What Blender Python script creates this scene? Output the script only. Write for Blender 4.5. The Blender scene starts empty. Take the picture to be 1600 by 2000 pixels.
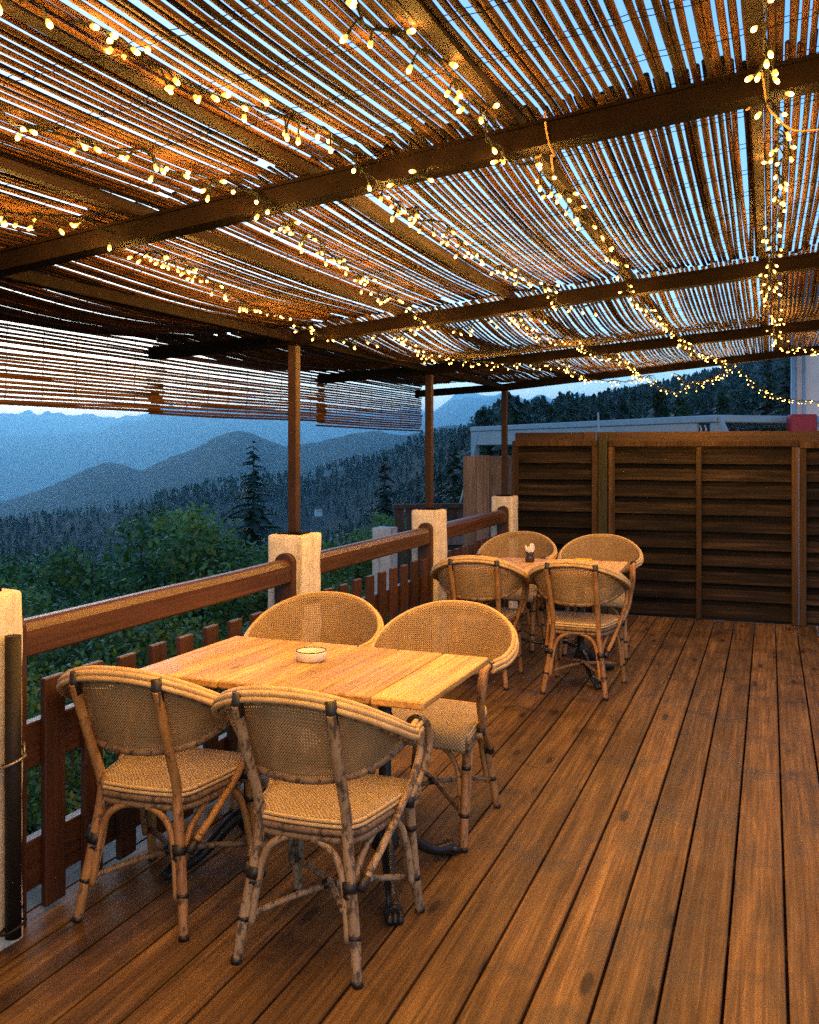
import bpy, math, random
import numpy as np
from mathutils import Vector, Matrix, noise
C = bpy.context.scene
COL = C.collection
R = math.radians
rng = random.Random(7)

# ---------------------------------------------------------------- camera, sky, exposure
HC = 1.55
YAW = math.atan(703 / 1867)
SN, CS = math.sin(YAW), math.cos(YAW)
cam = bpy.data.cameras.new("camera")
cam.sensor_fit = 'VERTICAL'
cam.sensor_height = 24
cam.lens = 1867 / 2000 * 24
cam.shift_y = -0.0625
cam.clip_start = 0.05
cam.clip_end = 60000
co = bpy.data.objects.new("camera", cam)
co.location = (0, 0, HC)
co.rotation_euler = (R(90), 0, YAW)
COL.objects.link(co)
C.camera = co

SUN_ELEV, SUN_AZ_PX = 5.0, 100
w = bpy.data.worlds.new("World")
C.world = w
w.use_nodes = True
nt = w.node_tree
bg = nt.nodes['Background']
sky = nt.nodes.new('ShaderNodeTexSky')
sky.sky_type = 'NISHITA'
sky.sun_disc = False
sky.sun_elevation = R(SUN_ELEV)
# sun stands behind the mountains on the left of the view
sun_dir = Vector((-SN + (SUN_AZ_PX - 800) / 1867 * CS, CS + (SUN_AZ_PX - 800) / 1867 * SN, 0)).normalized()
sky.sun_rotation = math.atan2(sun_dir.x, sun_dir.y)
sky.altitude = 900
sky.air_density = 1.0
sky.dust_density = 1.0
sky.ozone_density = 3.5
bg.inputs[1].default_value = 0.15
nt.links.new(sky.outputs[0], bg.inputs[0])
sl = bpy.data.lights.new("sun", 'SUN')
sl.energy = 0.12
sl.angle = R(12)
sl.color = (1.0, 0.85, 0.7)
so = bpy.data.objects.new("sun", sl)
d = Vector((sun_dir.x, sun_dir.y, math.tan(R(SUN_ELEV))))
so.rotation_euler = d.to_track_quat('Z', 'Y').to_euler()
so.location = (0, 0, 30)
COL.objects.link(so)
C.view_settings.view_transform = 'Standard'
C.view_settings.look = 'None'
C.view_settings.gamma = 1
C.view_settings.exposure = 2.05
C.cycles.max_bounces = 6
C.cycles.diffuse_bounces = 3
C.cycles.transparent_max_bounces = 12
C.cycles.volume_bounces = 3
C.cycles.use_denoising = False   # the photograph is a grainy high-ISO dusk shot
C.cycles.sample_clamp_indirect = 1.0
C.cycles.sample_clamp_direct = 3.0
BULB = 360.0          # radiance of a fairy-light bulb
HAZE = 1.25e-4           # density of the valley air


# ---------------------------------------------------------------- helpers
def ray(u, v):
    a = (u - 800) / 1867
    return Vector((-SN + a * CS, CS + a * SN, (875 - v) / 1867))


def at_t(u, v, t):
    return Vector((0, 0, HC)) + ray(u, v) * t


class MB:
    """collects shapes for one mesh object; rnd is a per-vertex random value, uv is in metres"""
    def __init__(s):
        s.v = []; s.f = []; s.r = []; s.uv = {}; s.sm = []

    def add(s, vs, fs, rnd=0.0, smooth=False):
        o = len(s.v)
        s.v += [tuple(q) for q in vs]
        s.r += [rnd] * len(vs)
        for q in fs:
            s.f.append(tuple(i + o for i in q)); s.sm.append(smooth)
        return o

    def box(s, x0, x1, y0, y1, z0, z1, rnd=0.0, bev=0.0, jit=None):
        if bev <= 0:
            vs = [(x, y, z) for z in (z0, z1) for y in (y0, y1) for x in (x0, x1)]
            fs = [(0, 2, 3, 1), (4, 5, 7, 6), (0, 1, 5, 4), (2, 6, 7, 3), (0, 4, 6, 2), (1, 3, 7, 5)]
        else:
            b = bev
            vs = []
            xs = (x0, x0 + b, x1 - b, x1); ys = (y0, y0 + b, y1 - b, y1); zs = (z0, z0 + b, z1 - b, z1)
            idx = {}
            for i in range(4):
                for j in range(4):
                    for k in range(4):
                        n = (i in (0, 3)) + (j in (0, 3)) + (k in (0, 3))
                        if n == 1:
                            idx[(i, j, k)] = len(vs); vs.append((xs[i], ys[j], zs[k]))
            fs = []
            I = idx
            def q(*a): fs.append(tuple(I[t] for t in a))
            q((1,1,0),(1,2,0),(2,2,0),(2,1,0)); q((1,1,3),(2,1,3),(2,2,3),(1,2,3))
            q((1,0,1),(2,0,1),(2,0,2),(1,0,2)); q((1,3,1),(1,3,2),(2,3,2),(2,3,1))
            q((0,1,1),(0,1,2),(0,2,2),(0,2,1)); q((3,1,1),(3,2,1),(3,2,2),(3,1,2))
            q((1,1,0),(2,1,0),(2,0,1),(1,0,1)); q((1,2,0),(1,3,1),(2,3,1),(2,2,0))
            q((1,1,0),(1,0,1),(0,1,1)); q((2,1,0),(3,1,1),(2,0,1)); q((1,2,0),(0,2,1),(1,3,1)); q((2,2,0),(2,3,1),(3,2,1))
            q((1,1,0),(0,1,1),(0,2,1),(1,2,0)); q((2,1,0),(2,2,0),(3,2,1),(3,1,1))
            q((1,1,3),(1,0,2),(2,0,2),(2,1,3)); q((1,2,3),(2,2,3),(2,3,2),(1,3,2))
            q((1,1,3),(1,2,3),(0,2,2),(0,1,2)); q((2,1,3),(3,1,2),(3,2,2),(2,2,3))
            q((1,1,3),(0,1,2),(1,0,2)); q((2,1,3),(2,0,2),(3,1,2)); q((1,2,3),(1,3,2),(0,2,2)); q((2,2,3),(3,2,2),(2,3,2))
            q((0,1,1),(1,0,1),(1,0,2),(0,1,2)); q((3,1,1),(3,1,2),(2,0,2),(2,0,1))
            q((0,2,1),(0,2,2),(1,3,2),(1,3,1)); q((3,2,1),(2,3,1),(2,3,2),(3,2,2))
        if jit:
            vs = [jit(Vector(p)) for p in vs]
        s.add(vs, fs, rnd)

    def hull(s, quad_a, quad_b, rnd=0.0):
        """prism between two quads (same winding)"""
        vs = list(quad_a) + list(quad_b)
        n = len(quad_a)
        fs = [tuple(range(n))[::-1], tuple(range(n, 2 * n))]
        for i in range(n):
            j = (i + 1) % n
            fs.append((i, j, n + j, n + i))
        s.add(vs, fs, rnd)

    def tube(s, pts, r, sides=8, rnd=0.0, closed=False, cap=True, sub=0):
        pts = [Vector(p) for p in pts]
        rr = list(r) if isinstance(r, (list, tuple)) else [r] * len(pts)
        if sub:
            pts, rr = spline(pts, rr, sub, closed)
        n = len(pts)
        vs = []
        prev = None
        for i, p in enumerate(pts):
            if closed:
                t = pts[(i + 1) % n] - pts[i - 1]
            else:
                t = pts[min(i + 1, n - 1)] - pts[max(i - 1, 0)]
            t = t.normalized() if t.length > 1e-9 else Vector((0, 0, 1))
            if prev is None:
                a = Vector((0, 0, 1)) if abs(t.z) < .9 else Vector((1, 0, 0))
                e = t.cross(a).normalized()
            else:
                e = (prev - t * prev.dot(t))
                e = e.normalized() if e.length > 1e-6 else t.orthogonal().normalized()
            prev = e
            b = t.cross(e)
            for k in range(sides):
                an = 2 * math.pi * k / sides
                vs.append(p + (e * math.cos(an) + b * math.sin(an)) * rr[i])
        fs = []
        for i in range(n if closed else n - 1):
            j = (i + 1) % n
            for k in range(sides):
                l = (k + 1) % sides
                fs.append((i * sides + k, i * sides + l, j * sides + l, j * sides + k))
        o = s.add(vs, fs, rnd, True)
        if cap and not closed:
            s.f.append(tuple(o + k for k in range(sides))[::-1]); s.sm.append(False)
            s.f.append(tuple(o + (n - 1) * sides + k for k in range(sides))); s.sm.append(False)

    def lathe(s, prof, cx=0, cy=0, sides=24, rnd=0.0):
        vs = []
        for (r, z) in prof:
            for k in range(sides):
                a = 2 * math.pi * k / sides
                vs.append((cx + r * math.cos(a), cy + r * math.sin(a), z))
        fs = []
        for i in range(len(prof) - 1):
            for k in range(sides):
                l = (k + 1) % sides
                fs.append((i * sides + k, i * sides + l, (i + 1) * sides + l, (i + 1) * sides + k))
        s.add(vs, fs, rnd, True)

    def build(s, name, mat, parent=None, auto=None):
        me = bpy.data.meshes.new(name)
        me.from_pydata(s.v, [], s.f)
        at = me.attributes.new('rnd', 'FLOAT', 'POINT')
        at.data.foreach_set('value', np.array(s.r, dtype=np.float32))
        me.polygons.foreach_set('use_smooth', np.array(s.sm, dtype=bool))
        me.update()
        return link(name, me, mat, parent)


def link(name, me, mat, parent=None):
    if mat:
        me.materials.append(mat)
    o = bpy.data.objects.new(name, me)
    COL.objects.link(o)
    if parent:
        o.parent = parent
    return o


def spline(pts, rr, sub, closed=False):
    n = len(pts)
    out = []; ro = []
    m = n if closed else n - 1
    for i in range(m):
        if closed:
            p0, p1, p2, p3 = pts[i - 1], pts[i], pts[(i + 1) % n], pts[(i + 2) % n]
        else:
            p0, p1, p2, p3 = pts[max(i - 1, 0)], pts[i], pts[i + 1], pts[min(i + 2, n - 1)]
        for k in range(sub):
            t = k / sub
            out.append(0.5 * ((2 * p1) + (p2 - p0) * t + (2 * p0 - 5 * p1 + 4 * p2 - p3) * t * t + (3 * p1 - p0 - 3 * p2 + p3) * t ** 3))
            ro.append(rr[i] * (1 - t) + rr[(i + 1) % n] * t)
    if not closed:
        out.append(pts[-1]); ro.append(rr[-1])
    return out, ro


def tag(o, label=None, cat=None, group=None, kind=None):
    if label: o['label'] = label
    if cat: o['category'] = cat
    if group: o['group'] = group
    if kind: o['kind'] = kind
    return o


def thing(name, label, cat, loc=(0, 0, 0), rz=0, group=None):
    o = bpy.data.objects.new(name, None)
    COL.objects.link(o)
    o.location = loc
    o.rotation_euler = (0, 0, rz)
    o.empty_display_size = 0.1
    return tag(o, label, cat, group)


def dup(root, loc, rz, label, group=None, scale=None):
    r = root.copy(); COL.objects.link(r)
    r.location = loc; r.rotation_euler = (0, 0, rz)
    r['label'] = label
    if group: r['group'] = group
    if scale: r.scale = scale
    for ch in list(root.children):
        c = ch.copy(); COL.objects.link(c); c.parent = r
        for g in ch.children:
            e = g.copy(); COL.objects.link(e); e.parent = c
    return r


def ns(x, y, z=0.0):
    return noise.noise(Vector((x, y, z)))


# ---------------------------------------------------------------- materials
class NT:
    def __init__(s, name):
        s.m = bpy.data.materials.new(name)
        s.m.use_nodes = True
        s.t = s.m.node_tree
        s.b = s.t.nodes['Principled BSDF']
        s.out = s.t.nodes['Material Output']

    def n(s, typ, **kw):
        q = s.t.nodes.new(typ)
        for k, v in kw.items():
            if k.startswith('i_'):
                key = k[2:]
                key = int(key) if key.isdigit() else key.replace('_', ' ')
                q.inputs[key].default_value = v
            else:
                setattr(q, k, v)
        return q

    def l(s, a, b):
        s.t.links.new(a, b)

    def coords(s, scale=(1, 1, 1), rnd=True, uv=False):
        tc = s.n('ShaderNodeTexCoord')
        src = tc.outputs['UV' if uv else 'Object']
        if rnd:
            at = s.n('ShaderNodeAttribute', attribute_name='rnd')
            mu = s.n('ShaderNodeVectorMath', operation='MULTIPLY_ADD')
            mu.inputs[1].default_value = (1, 1, 1)
            cmb = s.n('ShaderNodeVectorMath', operation='SCALE')
            cmb.inputs[0].default_value = (37.3, 17.7, 29.1)
            s.l(at.outputs['Fac'], cmb.inputs['Scale'])
            s.l(src, mu.inputs[0]); s.l(cmb.outputs[0], mu.inputs[2])
            src = mu.outputs[0]
        mp = s.n('ShaderNodeMapping')
        mp.inputs['Scale'].default_value = scale
        s.l(src, mp.inputs[0])
        return mp.outputs[0]

    def noise(s, co_, scale=5, detail=4, rough=.55, dist=0.0):
        q = s.n('ShaderNodeTexNoise')
        q.inputs['Scale'].default_value = scale
        q.inputs['Detail'].default_value = detail
        q.inputs['Roughness'].default_value = rough
        q.inputs['Distortion'].default_value = dist
        s.l(co_, q.inputs['Vector'])
        return q.outputs['Fac']

    def ramp(s, fac, stops):
        q = s.n('ShaderNodeValToRGB')
        e = q.color_ramp.elements
        while len(e) < len(stops):
            e.new(0.5)
        for el, (p, c) in zip(e, stops):
            el.position = p
            el.color = (*c, 1) if len(c) == 3 else c
        s.l(fac, q.inputs[0])
        return q.outputs[0]

    def mix(s, fac, a, b, mode='MIX'):
        q = s.n('ShaderNodeMix', data_type='RGBA', blend_type=mode)
        for val, k in ((fac, 0), (a, 6), (b, 7)):
            if isinstance(val, (int, float)):
                q.inputs[k].default_value = val
            elif isinstance(val, tuple):
                q.inputs[k].default_value = (*val, 1)
            else:
                s.l(val, q.inputs[k])
        return q.outputs[2]

    def rng(s, fac, a, b, c=0, d=1):
        q = s.n('ShaderNodeMapRange')
        q.inputs[1].default_value = a; q.inputs[2].default_value = b
        q.inputs[3].default_value = c; q.inputs[4].default_value = d
        s.l(fac, q.inputs[0])
        return q.outputs[0]

    def bump(s, h, strength=.3, dist=.01):
        q = s.n('ShaderNodeBump')
        q.inputs['Strength'].default_value = strength
        q.inputs['Distance'].default_value = dist
        s.l(h, q.inputs['Height'])
        s.l(q.outputs[0], s.b.inputs['Normal'])

    def col(s, c):
        if isinstance(c, tuple):
            s.b.inputs['Base Color'].default_value = (*c, 1)
        else:
            s.l(c, s.b.inputs['Base Color'])

    def rough(s, r):
        if isinstance(r, (int, float)):
            s.b.inputs['Roughness'].default_value = r
        else:
            s.l(r, s.b.inputs['Roughness'])

    def rndv(s):
        return s.n('ShaderNodeAttribute', attribute_name='rnd').outputs['Fac']


def wood(name, dark, mid, light, axis='y', rough=.6, knots=.0, bump=.25, grain=70, stain=0.0, tone=.35):
    m = NT(name)
    m.b.inputs['Specular IOR Level'].default_value = .32 if rough < .7 else .15
    st = {'x': (1.6, grain, grain), 'y': (grain, 1.6, grain), 'z': (grain, grain, 1.6)}[axis]
    lo = {'x': (.7, 7, 7), 'y': (7, .7, 7), 'z': (7, 7, .7)}[axis]
    g = m.noise(m.coords(st), 1.0, 6, .65, .6)
    big = m.noise(m.coords(lo), 1.0, 3, .5, .8)
    base = m.ramp(g, [(.28, dark), (.5, mid), (.72, light)])
    tb = m.rng(big, .3, .7, 1 - tone, 1 + tone * .6)
    hs = m.n('ShaderNodeHueSaturation')
    m.l(base, hs.inputs['Color']); m.l(tb, hs.inputs['Value'])
    c = hs.outputs[0]
    rv = m.rng(m.rndv(), 0, 1, 1 - tone * .7, 1 + tone * .5)
    h2 = m.n('ShaderNodeHueSaturation')
    m.l(c, h2.inputs['Color']); m.l(rv, h2.inputs['Value'])
    c = h2.outputs[0]
    if knots:
        ks = {'x': (1.7, 6.5, 6.5), 'y': (6.5, 1.7, 6.5), 'z': (6.5, 6.5, 1.7)}[axis]
        vo = m.n('ShaderNodeTexVoronoi')
        vo.inputs['Scale'].default_value = 1.0
        m.l(m.coords(ks), vo.inputs['Vector'])
        k = m.rng(vo.outputs['Distance'], .09, .14, knots, 0)
        c = m.mix(k, c, tuple(q * .35 for q in dark))
        k2 = m.rng(vo.outputs['Distance'], .0, .42, .5 * knots, 0)
        c = m.mix(k2, c, dark)
    if stain:
        sn = m.noise(m.coords((1, 1, 1), rnd=False), 3.2, 5, .6, .5)
        sf = m.rng(sn, .52, .74, 0, stain)
        c = m.mix(sf, c, tuple(q * .45 for q in dark))
        m.rough(m.rng(sn, .3, .7, rough + .12, rough - .12))
    else:
        m.rough(rough)
    m.col(c)
    m.bump(g, bump, .004)
    return m.m


def plain(name, c, rough=.5, metal=0.0, var=.25, scale=20, bump=.0, spec=.5):
    m = NT(name)
    m.b.inputs['Specular IOR Level'].default_value = spec if rough < .75 else spec * .4
    f = m.noise(m.coords(), scale, 5, .6)
    m.col(m.ramp(f, [(.25, tuple(q * (1 - var) for q in c)), (.75, tuple(min(1, q * (1 + var)) for q in c))]))
    m.rough(rough)
    m.b.inputs['Metallic'].default_value = metal
    if bump:
        m.bump(f, bump, .01)
    return m.m


M = {}
M['deck'] = wood('deck larch', (.034, .0165, .006), (.112, .060, .019), (.22, .127, .044), 'y', .6, 1.0, .45, 62, .85, .5)
M['pine'] = wood('table pine', (.26, .13, .038), (.52, .305, .097), (.66, .44, .165), 'y', .5, 1.0, .2, 60, .4, .3)
M['rail'] = wood('rail stain', (.024, .0095, .005), (.055, .022, .011), (.085, .035, .018), 'y', .42, .2, .3, 60, 0, .3)
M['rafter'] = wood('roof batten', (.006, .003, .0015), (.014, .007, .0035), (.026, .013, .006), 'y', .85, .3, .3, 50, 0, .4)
M['picket'] = wood('picket stain', (.020, .0075, .004), (.042, .016, .009), (.065, .025, .014), 'z', .5, .2, .3, 60, 0, .35)
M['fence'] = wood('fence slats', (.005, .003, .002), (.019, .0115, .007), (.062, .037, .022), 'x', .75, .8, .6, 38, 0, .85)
M['fence_post'] = wood('fence uprights', (.025, .013, .0065), (.055, .031, .015), (.09, .052, .026), 'z', .75, .5, .4, 45, 0, .4)
M['fence_grey'] = wood('grey green upright', (.018, .018, .010), (.036, .034, .020), (.055, .05, .03), 'z', .75, .3, .4, 45, 0, .3)
M['greyboard'] = wood('grey boards', (.10, .07, .055), (.19, .14, .115), (.27, .205, .175), 'z', .8, .6, .4, 50, 0, .35)
M['darkwood'] = wood('neighbour boards', (.035, .02, .015), (.07, .042, .03), (.10, .065, .048), 'z', .75, .4, .3, 40, 0, .4)
M['black'] = plain('black binding', (.012, .010, .009), .45, 0, .5, 80)
M['iron'] = plain('cast iron', (.016, .015, .014), .38, .3, .4, 60, .2)
M['pipe'] = plain('pipe paint', (.010, .008, .007), .6, .1, .4, 40, 0, .25)
M['wire'] = plain('galvanised wire', (.25, .22, .19), .4, .7, .3, 60)
M['cable'] = plain('green black cable', (.005, .007, .005), .9, 0, .3, 50)
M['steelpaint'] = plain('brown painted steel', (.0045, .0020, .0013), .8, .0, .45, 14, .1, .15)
M['postpaint'] = plain('red brown post paint', (.020, .0072, .0045), .65, .0, .5, 14, .1, .3)
M['whitecer'] = plain('ashtray glaze', (.72, .66, .56), .25, 0, .06, 30)
M['ash'] = plain('ash', (.22, .19, .16), .9, 0, .5, 150, .4)
M['glassdark'] = plain('dark jar', (.03, .018, .012), .15, 0, .2, 30)
M['sugar'] = plain('sugar paper', (.8, .78, .74), .7, 0, .1, 200)
M['yellow'] = plain('yellow melamine', (.72, .45, .02), .35, 0, .1, 30)
M['ink'] = plain('dark ink', (.02, .015, .012), .6)
M['whitepaint'] = plain('pavilion paint', (.24, .31, .35), .5, 0, .15, 3)
M['greypanel'] = plain('pavilion panel', (.34, .34, .34), .6, 0, .15, 2)
M['pinkwall'] = plain('pink render', (.80, .60, .53), .85, 0, .12, 4, .1)
M['redawning'] = plain('red cloth', (.32, .018, .025), .7, 0, .15, 10)
M['zinc'] = plain('zinc pipe', (.35, .37, .40), .45, .5, .15, 10)
M['rooftile'] = plain('roof tile', (.20, .10, .07), .8, 0, .3, 8)
M['housewall'] = plain('far house wall', (.7, .68, .64), .8, 0, .08, 3)
M['twine'] = plain('jute twine', (.42, .27, .12), .85, 0, .3, 60)
M['bark'] = plain('bark', (.055, .04, .03), .9, 0, .4, 9, .6)


def mat_pillar():
    m = NT('limewashed masonry')
    c1 = m.coords()
    f = m.noise(c1, 9, 6, .65)
    g = m.noise(c1, 70, 5, .7)
    drip = m.noise(m.coords((14, 14, 1.2)), 1.0, 5, .65, .4)
    c = m.ramp(f, [(.25, (.42, .36, .28)), (.5, (.60, .53, .44)), (.8, (.68, .61, .52))])
    c = m.mix(m.rng(drip, .52, .72, 0, .75), c, (.22, .16, .10))
    c = m.mix(m.rng(g, .58, .72, 0, .5), c, (.25, .19, .13))
    m.col(c); m.rough(.9)
    ad = m.n('ShaderNodeMath', operation='MULTIPLY_ADD'); ad.inputs[1].default_value = .5
    m.l(g, ad.inputs[0]); m.l(f, ad.inputs[2])
    m.bump(ad.outputs[0], .7, .008)
    return m.m


def mat_reed():
    m = NT('split reed')
    g = m.noise(m.coords((160, 2.2, 160)), 1.0, 5, .65, .3)
    b = m.noise(m.coords((1, 1.4, 1)), 1.7, 4, .6)
    c = m.ramp(g, [(.25, (.013, .0054, .0018)), (.5, (.050, .022, .0068)), (.75, (.125, .057, .018))])
    h = m.n('ShaderNodeHueSaturation')
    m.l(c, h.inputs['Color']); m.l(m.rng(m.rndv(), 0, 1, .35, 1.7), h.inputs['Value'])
    c = m.mix(m.rng(b, .48, .7, 0, .7), h.outputs[0], (.010, .0045, .0018))
    m.col(c); m.rough(.75)
    m.b.inputs['Specular IOR Level'].default_value = .08
    m.bump(g, .3, .003)
    return m.m


def mat_rattan(name, a, b, c3, wear):
    m = NT(name)
    f = m.noise(m.coords((22, 22, 4)), 1.0, 5, .65, .5)
    p = m.noise(m.coords((1, 1, .5)), 38, 6, .7, .3)
    big = m.noise(m.coords(), 7, 3, .5)
    c = m.ramp(f, [(.25, a), (.5, b), (.75, c3)])
    c = m.mix(m.rng(big, .4, .7, 0, .55), c, a)
    c = m.mix(m.rng(p, .56 - wear * .06, .63 - wear * .05, 0, .85), c, (.03, .02, .014))
    m.col(c); m.rough(m.rng(p, .4, .7, .42, .7))
    m.bump(p, .2, .003)
    return m.m


def mat_weave(name, a, b, hole):
    m = NT(name)
    tc = m.n('ShaderNodeTexCoord')
    sp = m.n('ShaderNodeSeparateXYZ')
    m.l(tc.outputs['UV'], sp.inputs[0])
    wv = []
    for k in (0, 1):
        mu = m.n('ShaderNodeMath', operation='MULTIPLY'); mu.inputs[1].default_value = 2 * math.pi / (.0105 if hole else .0135)
        m.l(sp.outputs[k], mu.inputs[0])
        sn = m.n('ShaderNodeMath', operation='SINE'); m.l(mu.outputs[0], sn.inputs[0])
        wv.append(sn.outputs[0])
    mn = m.n('ShaderNodeMath', operation='MINIMUM')
    m.l(wv[0], mn.inputs[0]); m.l(wv[1], mn.inputs[1])
    mx = m.n('ShaderNodeMath', operation='MULTIPLY')
    m.l(wv[0], mx.inputs[0]); m.l(wv[1], mx.inputs[1])
    f = m.noise(m.coords((1, 1, 1), rnd=False), 6, 4, .6)
    c = m.ramp(f, [(.3, a), (.7, b)])
    c = m.mix(m.rng(mx.outputs[0], -.3, .7, .0, .8), c, tuple(q * .25 for q in a))
    m.col(c); m.rough(.65)
    m.bump(mx.outputs[0], .5, .003)
    if hole:
        al = m.rng(mn.outputs[0], -.2, .05, 1, .0)
        m.l(al, m.b.inputs['Alpha'])
    return m.m


def mat_leaf(name, a, b, c3):
    m = NT(name)
    f = m.rndv()
    c = m.ramp(f, [(.0, a), (.5, b), (1.0, c3)])
    m.col(c); m.rough(.55)
    tr = m.n('ShaderNodeBsdfTranslucent')
    m.l(c, tr.inputs[0])
    mx = m.n('ShaderNodeMixShader'); mx.inputs[0].default_value = .25
    m.l(m.b.outputs[0], mx.inputs[1]); m.l(tr.outputs[0], mx.inputs[2])
    m.l(mx.outputs[0], m.out.inputs[0])
    return m.m


def mat_terrain():
    m = NT('forested ground')
    tc = m.n('ShaderNodeTexCoord')
    def nz(sc, det=6, ro=.62):
        q = m.n('ShaderNodeTexNoise'); q.inputs['Scale'].default_value = sc
        q.inputs['Detail'].default_value = det; q.inputs['Roughness'].default_value = ro
        m.l(tc.outputs['Object'], q.inputs['Vector'])
        return q.outputs['Fac']
    a = nz(.012, 10); b = nz(.0012, 8); 
    c = m.ramp(a, [(.3, (.003, .006, .003)), (.5, (.007, .013, .006)), (.7, (.016, .024, .011))])
    c = m.mix(m.rng(b, .5, .68, 0, .45), c, (.03, .036, .02))
    m.col(c); m.rough(.95)
    m.bump(a, .9, 12)
    return m.m


def mat_bulb(name, strength):
    m = bpy.data.materials.new(name)
    m.use_nodes = True
    m.cycles.emission_sampling = 'FRONT'
    t = m.node_tree
    t.nodes.clear()
    o = t.nodes.new('ShaderNodeOutputMaterial'); e = t.nodes.new('ShaderNodeEmission')
    e.inputs[0].default_value = (1.0, .47, .085, 1)
    e.inputs[1].default_value = strength
    t.links.new(e.outputs[0], o.inputs[0])
    return m


M['pillar'] = mat_pillar()
M['reed'] = mat_reed()
M['rattan'] = mat_rattan('honey rattan', (.17, .075, .022), (.36, .18, .058), (.47, .27, .10), .1)
M['rattan_worn'] = mat_rattan('weathered rattan', (.20, .125, .065), (.36, .245, .135), (.46, .33, .20), 1.0)
M['rimcane'] = mat_rattan('pale rim cane', (.36, .23, .095), (.54, .37, .17), (.62, .46, .24), -1.4)
M['darkcane'] = mat_rattan('brown cane', (.12, .07, .035), (.22, .135, .07), (.30, .19, .10), .8)
M['weave_back'] = mat_weave('open weave', (.34, .215, .095), (.47, .32, .155), True)
M['weave_seat'] = mat_weave('tight weave', (.36, .265, .15), (.48, .37, .23), False)
M['leaf'] = mat_leaf('broad leaves', (.012, .040, .010), (.045, .135, .028), (.12, .25, .05))
M['leaf_pale'] = mat_leaf('young leaves', (.06, .14, .028), (.11, .23, .045), (.18, .29, .07))
M['needle'] = mat_leaf('spruce needles', (.010, .024, .012), (.018, .042, .02), (.032, .065, .03))
M['wood_mass'] = mat_leaf('forest crowns', (.012, .026, .014), (.024, .05, .023), (.05, .085, .035))
M['terrain'] = mat_terrain()
# the lamp shines from the lower part of its cap, the shoulder only glows
M['bulb'] = mat_bulb('warm bulb', BULB)
M['bulb_glow'] = mat_bulb('warm bulb shoulder', .55)

# ---------------------------------------------------------------- terrain
CREST = {
    1: (650, [(-900, 1010), (0, 1012), (150, 998), (250, 982), (380, 950), (460, 938), (560, 935), (620, 925), (680, 905), (760, 885), (830, 855), (900, 838), (1000, 815), (1060, 808), (1150, 792), (1200, 778), (1300, 757), (1400, 727), (1550, 690), (1700, 670), (2400, 640)]),
    2: (2500, [(-900, 930), (-300, 960), (0, 975), (100, 945), (170, 905), (205, 893), (240, 898), (275, 912), (340, 890), (400, 870), (440, 850), (465, 841), (490, 847), (520, 857), (560, 863), (620, 857), (680, 843), (730, 839), (800, 848), (860, 830), (920, 832), (1100, 815), (1600, 800), (2400, 800)]),
    3: (11000, [(-900, 830), (-200, 850), (0, 845), (100, 842), (190, 832), (250, 812), (320, 803), (380, 800), (470, 798), (560, 797), (640, 802), (760, 806), (840, 795), (900, 782), (960, 775), (1030, 770), (1055, 763), (1085, 775), (1150, 778), (1250, 770), (1600, 760), (2400, 770)]),
    4: (17000, [(-900, 800), (-100, 800), (0, 797), (20, 800), (42, 799), (58, 793), (72, 803), (90, 797), (105, 801), (118, 797), (150, 804), (165, 797), (180, 793), (200, 801), (230, 806), (250, 799), (262, 800), (300, 797), (335, 799), (380, 805), (560, 808), (700, 800), (850, 790), (900, 768), (1000, 772), (1100, 765), (1130, 759), (1160, 768), (1250, 775), (1600, 780), (2400, 785)]),
}


def smooth(a, b, x):
    t = min(1, max(0, (x - a) / (b - a)))
    return t * t * (3 - 2 * t)


def crest_z(k, u):
    t, tab = CREST[k]
    us = [p[0] for p in tab]; vs = [p[1] for p in tab]
    v = float(np.interp(u, us, vs))
    return HC + (875 - v) * t / 1867


def stations(u):
    w_ = smooth(560, 1000, u)
    mx = lambda a, b: a * (1 - w_) + b * w_
    z1, z2, z3, z4 = (crest_z(k, u) for k in (1, 2, 3, 4))
    return [(.3, -1.3), (2, -1.3), (4, mx(-2.0, -1.2)), (9, mx(-4.6, -1.0)), (16, mx(-8, -1.1)), (40, mx(-17, -3.0)), (120, mx(-33, -5)), (300, mx(-38, 3 + .2 * z1)), (450, mx(-43, 3 + .55 * z1)),
            (650, z1), (950, z1 - 90), (1550, z2 * .4 + z1 * .3 - 90), (2500, z2), (3300, z2 - 260), (6800, z3 * .5 + z2 * .4 - 340), (11000, z3), (12800, z3 - 400), (14600, z4 * .55 + z3 * .3 - 250), (17000, z4), (19500, z4 - 900)]


_cache = {}
def terr_z(u, t, rough=True):
    key = round(u)
    if key not in _cache:
        st = stations(key)
        _cache[key] = ([math.log(a[0]) for a in st], [a[1] for a in st])
    ls, zs = _cache[key]
    z = float(np.interp(math.log(max(t, .3)), ls, zs))
    if rough and t > 30:
        p = ray(u, 875) * t
        f = 1.0 / (t * .12 + 20)
        amp = t * .010
        nn = noise.fractal(Vector((p.x * f, p.y * f, 3.1)), 1.0, 2.1, 6)
        z += amp * nn * .9
        if t > 1500:
            g = 1.0 / (t * .035)
            k = smooth(1500, 4000, t)
            z += k * t * .0042 * (noise.ridged_multi_fractal(Vector((p.x * g, p.y * g, 7.7)), 1.0, 2.0, 5, 1.0, 2.0) - 1.1)
    return z


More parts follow.
